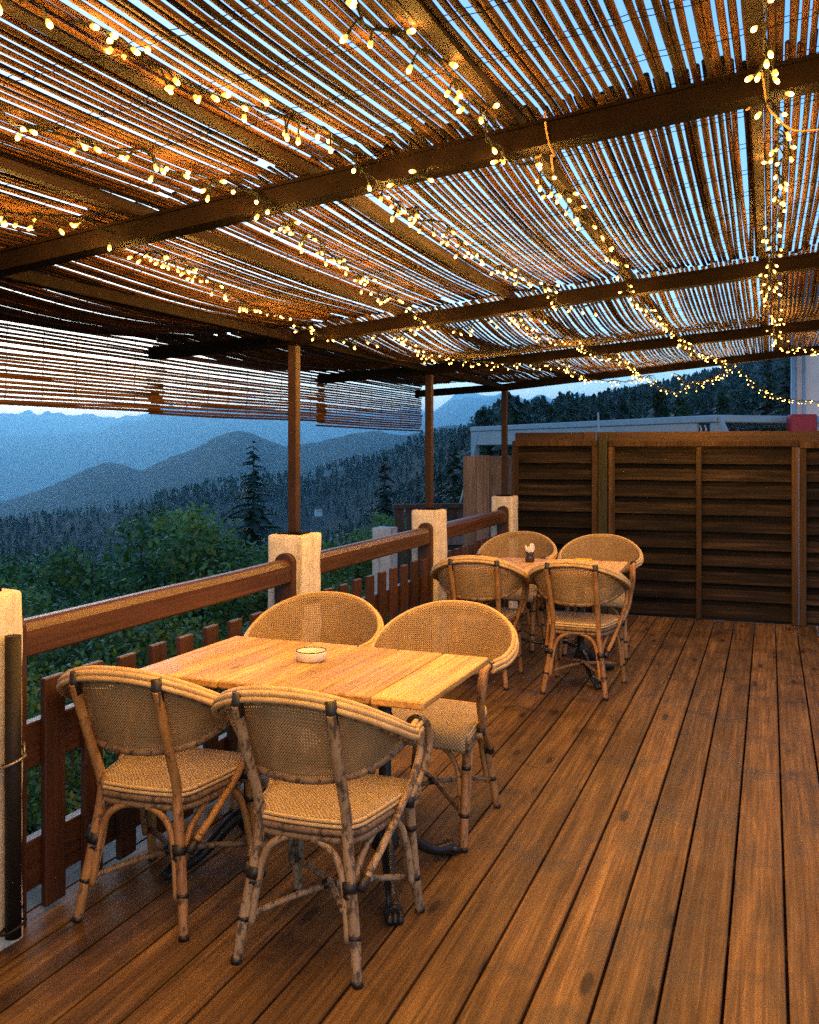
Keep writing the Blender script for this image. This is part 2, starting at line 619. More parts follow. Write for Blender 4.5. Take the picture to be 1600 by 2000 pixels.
def build_terrain():
    us = list(np.arange(-1100, -100, 50)) + list(np.arange(-100, 1700, 5)) + list(np.arange(1700, 2700, 50))
    ts = np.concatenate([np.geomspace(.5, 40, 16)[:-1], np.geomspace(40, 700, 24)[:-1], np.geomspace(700, 19500, 92)])
    vs = []
    for u in us:
        for t in ts:
            p = ray(u, 875) * t
            vs.append((p.x, p.y, terr_z(u, t)))
    n = len(ts)
    fs = [(i * n + j, (i + 1) * n + j, (i + 1) * n + j + 1, i * n + j + 1) for i in range(len(us) - 1) for j in range(n - 1)]
    # the sheet goes on behind the camera so that it closes under the deck
    b = MB()
    b.add(vs, fs, 0, True)
    b.add([(-400, -300, -30), (400, -300, -30), (400, 60, -8.5), (-400, 60, -40)], [(0, 1, 2, 3)])
    o = b.build('terrain', M['terrain'])
    tag(o, kind='structure')


build_terrain()

# ---------------------------------------------------------------- deck
PITCH = .169
def build_deck():
    b = MB()
    k0 = -15
    for k in range(k0, 20):
        x0 = -.12 + k * PITCH + .004
        x1 = x0 + PITCH - .009
        r = rng.random()
        # two or three lengths with butt joints far from view
        cuts = [-3.6, rng.uniform(4.5, 8.0), 9.03] if rng.random() < .35 else [-3.6, 9.03]
        for a, c in zip(cuts, cuts[1:]):
            dz = rng.uniform(-.0012, .0012)
            b.box(x0, x1, a + .0015, c - .0015, -.03 + dz, dz, rng.random(), .003)
    o = b.build('deck_floor', M['deck'])
    tag(o, kind='structure')
    b = MB()
    for y in np.arange(-3.4, 9.0, .6):
        b.box(-2.62, 3.2, y, y + .07, -.18, -.034)
    b.box(-2.62, 3.2, -3.6, 9.1, -.26, -.19)
    o = b.build('deck_underfloor', M['darkwood'])
    tag(o, kind='structure')


build_deck()

# ---------------------------------------------------------------- pergola
PY = [2.19, 4.344, 6.459, 8.574]          # front faces of the four pillars
BEAMS = [(-3.6, .095), (-1.4, .095), (.45, .095), (2.34, .115), (4.45, .094), (6.56, .080), (8.68, .094)]


def roofz(x, sl=.095):
    return 2.085 + (sl * (x + 2.32) if x > -2.32 else .05 * (x + 2.32))


def slope_at(y):
    ys = [p[0] for p in BEAMS]; ss = [p[1] for p in BEAMS]
    return float(np.interp(y, ys, ss))


RAFT = [-1.72, -1.17, -.595, -.03, .56, 1.15, 1.75]
def build_pergola():
    root = thing('pergola', 'brown painted steel pergola frame standing on the railing pillars under the reed roof', 'pergola', (-2.32, 2.3, 1.1))
    def part(mb, name, mat):
        o = mb.build(name, mat)
        o.parent = root
        o.matrix_parent_inverse = Matrix.Translation(-root.location)
        return o
    for py in PY:
        b = MB()
        y = py + .11
        b.box(-2.345, -2.295, y - .025, y + .025, 1.112, 2.085, rng.random(), .004)
        p = part(b, 'post', M['postpaint'])
        b = MB()
        b.box(-2.385, -2.255, y - .06, y + .06, 1.1, 1.112, .2, .002)
        q = b.build('base_plate', M['steelpaint'], p)
        q.parent = p
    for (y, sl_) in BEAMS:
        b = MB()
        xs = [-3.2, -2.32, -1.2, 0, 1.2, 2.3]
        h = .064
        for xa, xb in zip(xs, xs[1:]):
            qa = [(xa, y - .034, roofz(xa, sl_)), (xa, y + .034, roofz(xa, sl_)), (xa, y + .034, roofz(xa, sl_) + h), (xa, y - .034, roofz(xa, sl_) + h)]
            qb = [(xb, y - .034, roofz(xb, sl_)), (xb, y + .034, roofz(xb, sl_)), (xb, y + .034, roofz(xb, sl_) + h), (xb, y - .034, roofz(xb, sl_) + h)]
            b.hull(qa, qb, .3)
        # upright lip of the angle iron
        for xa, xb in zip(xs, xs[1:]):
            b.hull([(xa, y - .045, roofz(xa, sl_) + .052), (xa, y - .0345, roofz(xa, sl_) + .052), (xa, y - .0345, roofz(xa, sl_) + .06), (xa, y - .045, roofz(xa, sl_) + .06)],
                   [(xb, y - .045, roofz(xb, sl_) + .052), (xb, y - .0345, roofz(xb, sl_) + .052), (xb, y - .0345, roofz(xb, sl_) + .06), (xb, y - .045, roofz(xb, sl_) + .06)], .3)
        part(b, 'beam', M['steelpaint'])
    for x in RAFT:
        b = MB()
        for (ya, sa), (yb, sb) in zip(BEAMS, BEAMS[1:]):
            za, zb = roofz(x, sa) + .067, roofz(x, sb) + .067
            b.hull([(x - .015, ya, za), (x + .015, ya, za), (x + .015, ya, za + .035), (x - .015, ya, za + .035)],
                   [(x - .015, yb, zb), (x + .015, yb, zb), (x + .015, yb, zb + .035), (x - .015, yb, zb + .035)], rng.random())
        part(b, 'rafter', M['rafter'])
    ys = [p[0] for p in BEAMS]
    for ya, yb in zip(ys, ys[1:]):
        b = MB()
        b.box(-2.342, -2.298, ya + .035, yb - .035, 2.098, 2.140, .5, .003)
        part(b, 'edge_beam', M['steelpaint'])


build_pergola()

# ---------------------------------------------------------------- reed mats
ROWS = [(-3.7, -1.38, .42, .03), (-1.5, .52, .42, .02), (.40, 2.50, .43, .03), (2.36, 4.62, .425, .045), (4.50, 6.74, .41, .11), (6.62, 8.95, .47, .10)]  # first mat is added out of view to hold back skylight
ROWNAMES = ['reed roof mat over the near end of the terrace, before the overhead mat',
            'reed roof mat overhead, laid before the mat with the widest gaps',
            'split reed roof mat before the big front beam, its wide gaps showing pale sky',
            'split reed roof mat between the big front beam and the second beam',
            'split reed roof mat sagging between the second and third beams',
            'split reed roof mat over the far tables, sagging up to the last beam']


def build_mat(i):
    ya, yb, flap, sagA = ROWS[i]
    r_ = random.Random(100 + i)
    base = 2.085
    XR, XL = 2.1, -3.2
    s = 0.0
    L = (XR - XL) + flap
    b = MB()
    nseg = 11
    zl = i * .006 if i % 2 else 0
    def pos(s_, y):
        x = XR - s_
        f = (y - ya) / (yb - ya)
        # sag between the beams, with a different belly along the mat
        A = sagA * (.55 + .9 * ns(x * .9 + i * 7, i * 3.3)) + .012
        sg = A * (math.sin(math.pi * min(1, max(0, f))) ** 1.2) * min(1, (XR - x) + .3)
        wob = (.006 if i < 4 else .014) * ns(x * 2.3, y * .9, i * 5.) + .004 * ns(x * 7, y * 1.2, i)
        if x > XL:
            rz = roofz(x, slope_at(y)) + .108 + zl
            if i == len(ROWS) - 1: rz -= .05 * smooth(8.1, 8.7, y) * smooth(-2.9, -2.2, x)
            dx = .008 * ns(x * 1.1, y * .8, 9 + i) + sg * .18 * ns(x * .6, 2, i)
            return Vector((x + dx, y, rz - sg + wob))
        e = XL - x
        a = min(e / .06, 1) * math.pi / 2 * .97
        R0 = .04
        rz = roofz(XL, .095) + .108 + zl
        if e < .06:
            return Vector((XL - R0 * math.sin(a), y, rz - R0 * (1 - math.cos(a)) + wob * .3))
        bell = .02 * ns(y * .5, i * 2.2, 4)
        return Vector((XL - R0 - (e - .06) * (.03 + bell), y, rz - R0 - (e - .06) * (1 + .05 * ns(y * .5, i * 1.7, 2.)) + .0015 * ns(y * 3, e * 20)))
    while s < L:
        x = XR - s
        dens = ns(x * .8 + 11 * i, i * 2.7 + .5)
        gap = .0054 + .0030 * dens + r_.gauss(0, .0013)
        if XR - s < XL:
            gap = .0050 + r_.gauss(0, .0010)
        if r_.random() < .03: gap += .009
        gap = max(-.004, gap)
        wd = r_.uniform(.0138, .0195) if x > XL else r_.uniform(.0125, .0165)
        a0 = ya + r_.gauss(0, .025); b0 = yb + r_.gauss(0, .02)
        if r_.random() < .06 and x > XL: b0 -= r_.uniform(.05, .3)
        j0, j1 = (r_.gauss(0, .0022), r_.gauss(0, .0022)) if x > XL else (r_.gauss(0, .0010), r_.gauss(0, .0010))
        bow = r_.gauss(0, .0025)
        dz = r_.uniform(-.003, .003)
        pts = []
        for k in range(nseg):
            f = k / (nseg - 1)
            y = a0 + (b0 - a0) * f
            off = j0 * (1 - f) + j1 * f + bow * math.sin(math.pi * f * 1.5) + .0008 * ns(s * 40, y * 3)
            p = pos(s + off, y)
            q = pos(s + off + .01, y)
            lat = (q - p).normalized()
            nrm = Vector((0, 1, 0)).cross(lat).normalized()
            pts.append((p + nrm * dz, lat, nrm))
        vs = []
        for (p, lat, nrm) in pts:
            wj = wd * (1 + .05 * r_.gauss(0, 1))
            for a in range(6):
                an = 2 * math.pi * a / 6
                vs.append(p + lat * (wj / 2 * math.cos(an)) + nrm * (.0045 * math.sin(an)))
        fs = []
        for k in range(nseg - 1):
            for a in range(6):
                c = (a + 1) % 6
                fs.append((k * 6 + a, k * 6 + c, (k + 1) * 6 + c, (k + 1) * 6 + a))
        fs.append(tuple(range(6))); fs.append(tuple((nseg - 1) * 6 + a for a in range(6))[::-1])
        b.add(vs, fs, r_.random() if x > XL else r_.uniform(.8, 1.0), True)  # hanging flap reeds toned paler, as if lit from the terrace
        s += wd + gap
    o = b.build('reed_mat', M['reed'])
    tag(o, ROWNAMES[i], 'reed mat', 'reed mats of the pergola roof')
    # thin binding wires across the reeds
    b = MB()
    for y in np.arange(ya + .12, yb - .05, .235):
        for side in (-1, 1):
            pts = []
            for q in np.arange(0, L, .035):
                p = pos(q, y + .006 * math.sin(q * 90))
                pts.append(p + Vector((0, 0, side * .0065 - .0005)))
            b.tube(pts, .0012, 3, 0, cap=False)
    b.build('binding_wire', M['cable'], o)
    # narrow lath that ends the hanging flap
    b = MB()
    e = [pos(L + .004, y) for y in np.linspace(ya, yb, 8)]
    b.tube(e, .008, 6, .3)
    b.build('end_lath', M['reed'], o)


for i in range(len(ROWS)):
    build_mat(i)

# ---------------------------------------------------------------- fairy lights
bulb_me = None
def bulb_mesh():
    global bulb_me
    if bulb_me: return bulb_me
    b = MB()
    b.lathe([(.0028, 0), (.0049, -.005), (.0048, -.0092), (.0036, -.0145), (.0004, -.0172)], 0, 0, 6)
    me = bpy.data.meshes.new('bulb')
    me.from_pydata(b.v, [], b.f)
    me.polygons.foreach_set('use_smooth', np.ones(len(b.f), dtype=bool))
    me.materials.append(M['bulb']); me.materials.append(M['bulb_glow'])
    for p in me.polygons:
        p.material_index = 0 if p.center.z < -.008 else 1
    me.flip_normals() if me.polygons[8].normal.dot(me.polygons[8].center - Vector((0, 0, -.007))) < 0 else None
    bulb_me = me
    return me


NB = 0
def fairy(label, ctrl, step, seed, spread=.035, maxn=100):
    global NB
    r_ = random.Random(seed)
    pts, _ = spline([Vector(p) for p in ctrl], [0] * len(ctrl), 14)
    root = thing('fairy_light_string', label, 'fairy lights', ctrl[0], 0, 'strings of warm fairy lights under the reed roof')
    cb = MB()
    # wander of the cable around its line
    line = []
    acc = 0
    for i, p in enumerate(pts):
        if i: acc += (p - pts[i - 1]).length
        line.append(p + Vector((ns(acc * 9, seed) * spread, ns(acc * 9, seed, 5) * spread, ns(acc * 8, seed, 9) * spread * .6)))
    o = Vector(ctrl[0])
    cb.tube([p - o for p in line], .0024, 4, 0)
    cb.tube([p - o + Vector((.006 * math.sin(k * 1.3), .004 * math.cos(k * .9), .006 * math.cos(k * 1.3))) for k, p in enumerate(line)], .0022, 4, 0)
    n = 0
    acc = 0; nxt = .01
    for i in range(1, len(line)):
        sl_ = (line[i] - line[i - 1]).length
        while acc + sl_ > nxt and n < maxn:
            f = (nxt - acc) / sl_
            p = line[i - 1].lerp(line[i], f)
            dr = Vector((r_.gauss(0, .8), r_.gauss(0, .8), -abs(r_.gauss(.7, .6)))).normalized()
            ln = r_.uniform(.022, .045)
            e = p + dr * ln
            cb.tube([p - o, (p + e) / 2 - o + Vector((0, 0, .004)), e - o], [.0018, .0022, .0036], 4, 0)
            bo = bpy.data.objects.new('bulb', bulb_mesh())
            COL.objects.link(bo)
            bo.parent = root
            bo.location = e - o
            bo.scale = [1.1 if e.y < 2.3 else (1.0 if e.y < 5 else .85)] * 3
            bo.rotation_euler = (-dr).to_track_quat('Z', 'Y').to_euler()
            n += 1
            nxt += (1.05 if p.y < 2.3 else 1.25 if p.y < 4.6 else 1.5) * step * r_.choice([.35, .6, 1, 1.2, 1.7])
        acc += sl_
    cb.build('cable', M['cable'], root)
    NB += n


def rz(x, y, dz=0.0):
    return roofz(x, slope_at(y)) + dz


def lane(pts):
    """string control points from (x, y, dz)"""
    return [(x, y, rz(x, y, dz + (.016 if dz >= .03 else 0))) for (x, y, dz) in pts]


fairy('string of warm bulbs passing the frayed twine knot on the front beam, along the rafter',
      lane([(-.03, .7, .05), (-.02, 1.5, .04), (0, 2.28, -.02), (.02, 2.45, .0), (.03, 3.3, .05), (0.0, 4.38, -.01)]), .047, 1)
fairy('string of warm bulbs drooping from the second beam towards the pink house, hugging the rafter',
      lane([(0, 4.44, -.02), (.0, 5.0, .02), (.03, 5.8, .0), (.02, 6.5, -.02), (.06, 6.7, -.03), (.14, 7.3, -.02), (.3, 7.9, -.02), (.42, 8.5, .0)]), .045, 2)
fairy('string of warm bulbs passing the short twine loop at the front beam middle',
      lane([(-.70, 1.0, .06), (-.69, 1.5, .05), (-.62, 1.9, .04), (-.60, 2.28, -.02), (-.56, 2.46, -.01), (-.60, 3.1, .05), (-.58, 3.8, .05), (-.59, 4.4, -.01)]), .05, 3)
fairy('densest string of warm bulbs, falling from second beam to the bunch on the last',
      lane([(-.59, 4.42, -.02), (-.55, 5.2, .0), (-.52, 5.9, .0), (-.49, 6.5, -.02), (-.44, 7.2, -.02), (-.38, 8.0, .0), (-.3, 8.62, -.03)]), .042, 4)
fairy('string of widely spaced large bulbs from the top left corner down to the front beam',
      lane([(-1.18, .9, .07), (-1.12, 1.3, .06), (-1.08, 1.7, .05), (-1.0, 2.1, .06), (-.93, 2.27, -.01), (-.78, 2.29, .01)]), .042, 5)
fairy('string of warm bulbs zigzagging from below the front beam middle to the second beam',
      lane([(-.97, 2.42, -.01), (-1.02, 2.9, .04), (-1.0, 3.6, .03), (-.93, 4.1, .03), (-.88, 4.4, -.02), (-.72, 4.42, -.02)]), .035, 6)
fairy('nearly level string of warm bulbs with long dangling stems, ending on the front beam',
      lane([(-1.55, 1.0, .06), (-1.48, 1.5, .04), (-1.43, 1.85, .05), (-1.38, 2.2, .05), (-1.24, 2.3, .0)]), .036, 7)
fairy('string of warm bulbs crossing the golden lit reeds, then lying along the second beam',
      lane([(-1.3, 2.42, .0), (-1.42, 2.9, .04), (-1.52, 3.6, .03), (-1.57, 4.2, .03), (-1.55, 4.41, -.02), (-1.2, 4.41, -.03), (-.9, 4.41, -.02)]), .037, 8)
fairy('short sparse string of warm bulbs just above the low left end of the front beam',
      lane([(-2.15, 1.7, .05), (-2.05, 1.9, .06), (-1.9, 2.1, .05), (-1.75, 2.28, .02)]), .04, 9)
fairy('string of warm bulbs leading to just above the steel post on the second pillar',
      lane([(-1.78, 2.44, .0), (-1.9, 2.8, .05), (-2.03, 3.4, .03), (-2.08, 3.9, .03), (-2.05, 4.36, -.02), (-1.8, 4.4, -.02), (-1.6, 4.41, -.03)]), .038, 10)
fairy('string of warm bulbs reaching the third beam near the middle steel post',
      lane([(-1.75, 4.5, .0), (-1.82, 5.0, -.03), (-1.85, 5.6, -.02), (-1.7, 6.2, -.02), (-1.45, 6.5, -.03), (-1.3, 6.52, -.03)]), .032, 11)
fairy('short string of warm bulbs sagging between second and third beams, beside the densest string',
      lane([(-1.15, 4.5, .0), (-1.2, 5.1, .0), (-1.1, 5.8, .0), (-1.05, 6.4, -.02), (-.95, 6.52, -.02)]), .035, 12)
fairy('string of warm bulbs looping from the third beam down over the last steel post',
      lane([(-1.35, 6.62, -.02), (-1.4, 7.2, -.03), (-1.35, 7.8, -.06), (-1.15, 8.3, -.07), (-1.0, 8.6, -.02)]), .036, 13)
fairy('string of warm bulbs dropping from the third beam to the deep swag',
      lane([(-1.0, 6.6, .0), (-.95, 7.1, -.03), (-1.0, 7.7, -.04), (-1.02, 8.3, -.05), (-.95, 8.6, -.03)]), .036, 14)
fairy('swag of warm bulbs in a deep loop below the last beam over the pale pavilion',
      [(-1.0, 8.62, 2.19), (-.93, 8.66, 2.10), (-.82, 8.7, 2.05), (-.68, 8.7, 2.07), (-.55, 8.7, 2.12), (-.42, 8.68, 2.18), (-.32, 8.64, 2.24)], .026, 15)
fairy('shallow swag of warm bulbs inside the deep loop below the last beam',
      [(-.78, 8.63, 2.20), (-.7, 8.75, 2.14), (-.6, 8.8, 2.13), (-.48, 8.78, 2.15), (-.35, 8.66, 2.23)], .03, 16)
fairy('loose string of warm bulbs stretched from the last beam across to the pink house',
      [(-.28, 8.66, 2.25), (-.2, 9.1, 2.20), (-.1, 9.7, 2.13), (.05, 10.4, 2.08), (.3, 11.4, 2.08), (.62, 12.3, 2.10)], .055, 17)
for (x, n, sd) in ((-.02, 'along the deck middle', 43), (.55, 'over the open deck side', 44)):  # unseen strings added behind the camera to warm the chair backs
    fairy('string of warm bulbs at the near end of the terrace, ' + n,
          lane([(x, -3.3, .05), (x + .03, -2.3, .04), (x, -1.42, -.02), (x + .03, -.4, .05), (x, .42, -.02), (x + .01, .66, .04)]), .06, sd)
# lanes added out of view over the right half, for warm light
fairy('string of warm bulbs along the rafter over the open deck, before the second beam',
      lane([(.55, .2, .05), (.56, 1.2, .03), (.55, 2.3, -.02), (.57, 3.4, .03), (.55, 4.4, -.02)]), .07, 18)
fairy('string of warm bulbs along the rafter over the open deck, beyond the second beam',
      lane([(.55, 4.5, -.02), (.58, 5.5, .0), (.55, 6.5, -.03), (.58, 7.5, .0), (.52, 8.5, -.02)]), .07, 19)


def twine(label, pts):
    b = MB()
    b.tube(pts, .0026, 5, .2, sub=4)
    tag(b.build('twine_tie', M['twine']), label, 'twine', 'twine ties on the front beam')


def beam_loop(x, yb, extra):
    z0 = roofz(x, slope_at(yb))
    p = []
    for k in range(9):
        a = -math.pi / 2 + k / 8 * 2 * math.pi
        p.append((x + .006 * k, yb + .045 * math.cos(a), z0 + .04 + .055 * math.sin(a)))
    return p + [(x + dx, yb + dy, z0 + dz) for dx, dy, dz in extra]


twine('frayed jute twine knotted round the front beam with a loose end hanging', beam_loop(-.05, 2.34, [(.06, -.05, -.05), (.1, -.05, -.09), (.17, -.02, -.085)]))
twine('short jute twine loop tied round the front beam near its middle', beam_loop(-.545, 2.34, [(.05, -.05, -.03), (.055, -.05, -.07)]))

# ---------------------------------------------------------------- pillars and railings
PLAB = ['limewashed masonry pillar with a dark pipe wired to it',
        'limewashed masonry pillar behind the front table, carrying the leftmost steel post',
        'limewashed masonry pillar between the two tables, carrying the middle steel post',
        'limewashed masonry pillar against the wooden fence, carrying the last steel post']


def rough_box(x0, x1, y0, y1, z0, z1, seed, n=7, nz=22, amp=.006):
    """rounded, slightly uneven masonry block"""
    vs = []; fs = []
    per = []
    rad = .018
    for (cx, cy, a0) in ((x1 - rad, y0 + rad, -90), (x1 - rad, y1 - rad, 0), (x0 + rad, y1 - rad, 90), (x0 + rad, y0 + rad, 180)):
        for k in range(4):
            a = R(a0 + k * 30)
            per.append((cx + rad * math.cos(a), cy + rad * math.sin(a)))
    full = []
    m = len(per)
    for i in range(m):
        a = per[i]; c = per[(i + 1) % m]
        dd = math.hypot(c[0] - a[0], c[1] - a[1])
        st = max(1, int(dd / .03))
        for k in range(st):
            full.append((a[0] + (c[0] - a[0]) * k / st, a[1] + (c[1] - a[1]) * k / st))
    m = len(full)
    cx, cy = (x0 + x1) / 2, (y0 + y1) / 2
    levels = [z0 + (z1 - .012 - z0) * k / nz for k in range(nz + 1)] + [z1 - .004, z1]
    for li, z in enumerate(levels):
        ins = 0 if li <= nz else (.004 if li == nz + 1 else .014)
        for (x, y) in full:
            q = amp * noise.fractal(Vector((x * 9 + seed, y * 9, z * 7)), 1, 2, 3)
            dx, dy = x - cx, y - cy
            l = math.hypot(dx, dy)
            vs.append((x + dx / l * (q - ins), y + dy / l * (q - ins), z + (q * .6 if li > nz else 0)))
    for i in range(len(levels) - 1):
        for k in range(m):
            l = (k + 1) % m
            fs.append((i * m + k, i * m + l, (i + 1) * m + l, (i + 1) * m + k))
    fs.append(tuple((len(levels) - 1) * m + k for k in range(m)))
    return vs, fs


for i, py in enumerate(PY):
    b = MB()
    vs, fs = rough_box(-2.42, -2.215, py, py + .222, -.2, 1.102, i * 3.3)
    b.add(vs, fs, .1 * i, True)
    tag(b.build('masonry_pillar', M['pillar']), PLAB[i], 'pillar', 'masonry pillars of the railing')


def railing(y0, y1, label, seed):
    r_ = random.Random(seed)
    root = thing('railing', label, 'railing', (-2.3, y0, 0), 0, 'brown wooden railings between the pillars')
    o = Vector((-2.3, y0, 0))
    def loc(mb): mb.v = [(x - o.x, y - o.y, z - o.z) for (x, y, z) in mb.v]; return mb
    # half round posts fixed to the pillars at both ends
    for yy in (y0 + .001, y1 - .046):
        b = MB()
        prof = []
        for k in range(13):
            a = math.pi * k / 12
            prof.append((-2.3 + .051 * math.cos(a), .965 + .051 * math.sin(a)))
        prof = [(-2.249, 0)] + prof + [(-2.351, 0)]
        b.hull([(x, yy, z) for x, z in prof], [(x, yy + .045, z) for x, z in prof], r_.random())
        loc(b).build('end_post', M['picket'], root)
    # top rail with eased edges
    b = MB()
    a, c = y0 + .047, y1 - .047
    sec = [(-2.328, .868), (-2.262, .868), (-2.255, .876), (-2.255, .955), (-2.27, .978), (-2.285, .985), (-2.312, .985), (-2.327, .978), (-2.335, .962), (-2.335, .876)]
    n = 14
    for k in range(n):
        ya = a + (c - a) * k / n; yb = a + (c - a) * (k + 1) / n
    vs = []
    for k in range(n + 1):
        y = a + (c - a) * k / n
        for (x, z) in sec:
            vs.append((x + .002 * ns(y * 2, z * 9, seed), y, z + .0025 * ns(y * 1.5, x * 3, seed + 4)))
    m = len(sec)
    fs = [(i * m + k, i * m + (k + 1) % m, (i + 1) * m + (k + 1) % m, (i + 1) * m + k) for i in range(n) for k in range(m)]
    fs += [tuple(range(m)), tuple(n * m + k for k in range(m))[::-1]]
    fs = [f[::-1] for f in fs]
    b.add(vs, fs, r_.random())
    loc(b).build('top_rail', M['rail'], root)
    for z0, z1 in ((.49, .64), (.085, .25)):
        b = MB()
        b.box(-2.33, -2.287, a, c, z0, z1, r_.random(), .004)
        loc(b).build('cross_rail', M['rail'], root)
    y = y0 + .2
    while y < y1 - .1:
        b = MB()
        wdt = .098
        h = .774 + r_.uniform(-.006, .006)
        tl = r_.uniform(-.006, .006)
        b.box(-2.2865, -2.262, y - wdt / 2, y + wdt / 2, .012, h, r_.random(), .004, lambda p: Vector((p.x, p.y + tl * p.z, p.z)))
        loc(b).build('picket', M['picket'], root)
        y += .195


railing(2.412, 4.344, 'brown wooden picket railing beside the front table, between the first and second pillars', 5)
railing(4.566, 6.459, 'brown wooden picket railing between the two tables, from second to third pillar', 6)
railing(6.681, 8.574, 'brown picket railing beside the far table, ending at the slatted fence', 7)
railing(.4, 2.189, 'brown wooden picket railing on the near side of the pipe pillar', 8)

# dark pipe wired to the first pillar
t = thing('pipe', 'dark steel pipe wired upright to a masonry pillar', 'pipe', (-2.180, 2.325, 0))
b = MB(); b.tube([(0, 0, .045), (0, 0, .972)], .0245, 20, .3)
b.build('tube', M['pipe'], t)
for z in (.585, .075):
    b = MB()
    b.tube([(.031 * math.cos(a), .042 * math.sin(a), z + .012 * math.sin(a + 1)) for a in [k * 2 * math.pi / 20 for k in range(20)]], .0045, 6, 0, closed=True)
    b.tube([(.0, .048, z + .01), (-.02, .07, z + .035), (-.035, .075, z + .02)], .004, 5)
    b.build('wire_tie', M['wire'] if z > .3 else M['pipe'], t)

# ---------------------------------------------------------------- wooden fence
FY = 8.99
def fence_panel(x0, x1, label, mid=None, seed=1, yaw=0.0, ztop=1.615):
    r_ = random.Random(seed)
    root = thing('slatted_fence', label, 'fence', (x0, FY, 0), yaw, 'brown slatted fence panels along the terrace end')
    L = x1 - x0
    for x in ([0, L - .055] + ([mid - x0] if mid is not None else [])):
        b = MB(); b.box(x, x + (.055 if x in (0, L - .055) else .045), -.03, .012, .005, ztop - .0535, r_.random(), .003)
        b.build('upright', M['fence_post'], root)
    b = MB(); b.box(0, L, -.036, .03, ztop - .052, ztop, r_.random(), .004)
    b.build('top_rail', M['fence_post'], root)
    b = MB()
    b.box(.002, L - .002, .02, .032, .004, .06, .2)
    z = .03
    k = 0
    segs = [(.002, L - .002)]
    while z < ztop - .1:
        for (a, c) in segs:
            h = r_.uniform(.088, .104)
            ph = r_.uniform(0, 6)
            # front slats bow out, rear slats lie behind, shade partly put into their tone
            n = 10
            vs = []
            lean = r_.uniform(.008, .02)
            for q in range(n + 1):
                x = a + (c - a) * q / n
                bow = .006 * math.sin(q / n * 6.3 + ph) + .004 * ns(x * 3, z * 5, seed)
                wz = .006 * ns(x * 2, z * 3, seed + 2) 
                y0 = .016 + bow * .5
                for (dy, dz) in ((-.006, 0), (.008, 0), (.008 + lean, h), (-.006 + lean, h)):
                    vs.append((x, y0 + dy, z + dz + wz))
            fs = []
            for q in range(n):
                for e in range(4):
                    g = (e + 1) % 4
                    fs.append((q * 4 + e, (q + 1) * 4 + e, (q + 1) * 4 + g, q * 4 + g))
            fs += [(0, 1, 2, 3), tuple(n * 4 + e for e in (3, 2, 1, 0))]
            b.add(vs, fs, r_.random())
            # rear slat, set back, closing the gap; its low tone stands in for shade
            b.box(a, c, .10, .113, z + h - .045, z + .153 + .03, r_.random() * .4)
        z += .153
        k += 1
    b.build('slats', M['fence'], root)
    # battens behind
    b = MB()
    for x in (L * .33, L * .67):
        b.box(x - .022, x + .022, .114, .14, .02, ztop - .06, r_.random())
    b.build('batten', M['fence_post'], root)
    return root


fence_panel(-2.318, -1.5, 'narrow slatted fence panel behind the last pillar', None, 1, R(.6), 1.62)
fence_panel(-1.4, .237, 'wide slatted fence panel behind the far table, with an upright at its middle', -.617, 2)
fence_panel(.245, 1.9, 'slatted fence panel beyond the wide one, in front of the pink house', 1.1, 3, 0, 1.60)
b = MB(); b.box(-1.492, -1.41, FY - .05, FY + .03, .002, 1.66, .4, .005)
tag(b.build('fence_post', M['fence_grey']), 'grey green square fence post between the narrow and wide fence panels', 'post')
b = MB()
b.box(-2.33, -1.55, FY + .145, FY + .17, 1.56, 1.70, .3, .003)
b.box(-2.33, -2.2, FY + .13, FY + .1445, 1.50, 1.69, .7, .003)
b.box(-1.66, -1.56, FY + .13, FY + .1445, 1.50, 1.705, .9, .003)
b.box(-1.54, 1.9, FY + .145, FY + .17, 1.55, 1.702, .5, .003)
tag(b.build('fence_board', wood('red brown capping', (.022, .009, .0045), (.045, .019, .010), (.075, .033, .016), 'x', .6, .3, .3, 50, 0, .4)), 'long red brown board standing proud behind the top of the slatted fence', 'fence board')
# weathered vertical boards beyond the last pillar
b = MB()
x = -2.92
k = 0
while x < -2.35:
    wd = .14
    b.box(x, x + wd - .004, 9.3, 9.325, -.6, 1.47 + (k % 2) * .006, rng.random(), .003)
    x += wd; k += 1
tag(b.build('board_screen', M['greyboard']), 'weathered grey brown vertical boards beyond the last pillar', 'board screen')

# ---------------------------------------------------------------- rattan chairs
def bis(c):  # mirrored list of points
    return [(-x, y, z) for (x, y, z) in c[::-1]] + c[1:]


RIM = [(0, -.318, .855), (.11, -.308, .846), (.205, -.268, .815), (.27, -.205, .772), (.298, -.125, .728), (.292, -.045, .698), (.272, .02, .688), (.268, .075, .689)]
BOT = [(0, -.238, .572), (.10, -.224, .577), (.185, -.183, .594), (.245, -.12, .628), (.28, -.06, .664), (.276, -.005, .681)]


def curve_at(ctrl, n):
    pts, _ = spline([Vector(p) for p in ctrl], [0] * len(ctrl), 12)
    acc = [0]
    for a, c in zip(pts, pts[1:]): acc.append(acc[-1] + (c - a).length)
    out = []
    for k in range(n + 1):
        s_ = acc[-1] * k / n
        i = min(range(len(acc)), key=lambda q: abs(acc[q] - s_))
        i = max(1, min(len(acc) - 1, i if acc[i] >= s_ else i + 1))
        f = (s_ - acc[i - 1]) / max(1e-9, acc[i] - acc[i - 1])
        out.append(pts[i - 1].lerp(pts[i], f))
    return out, acc[-1]


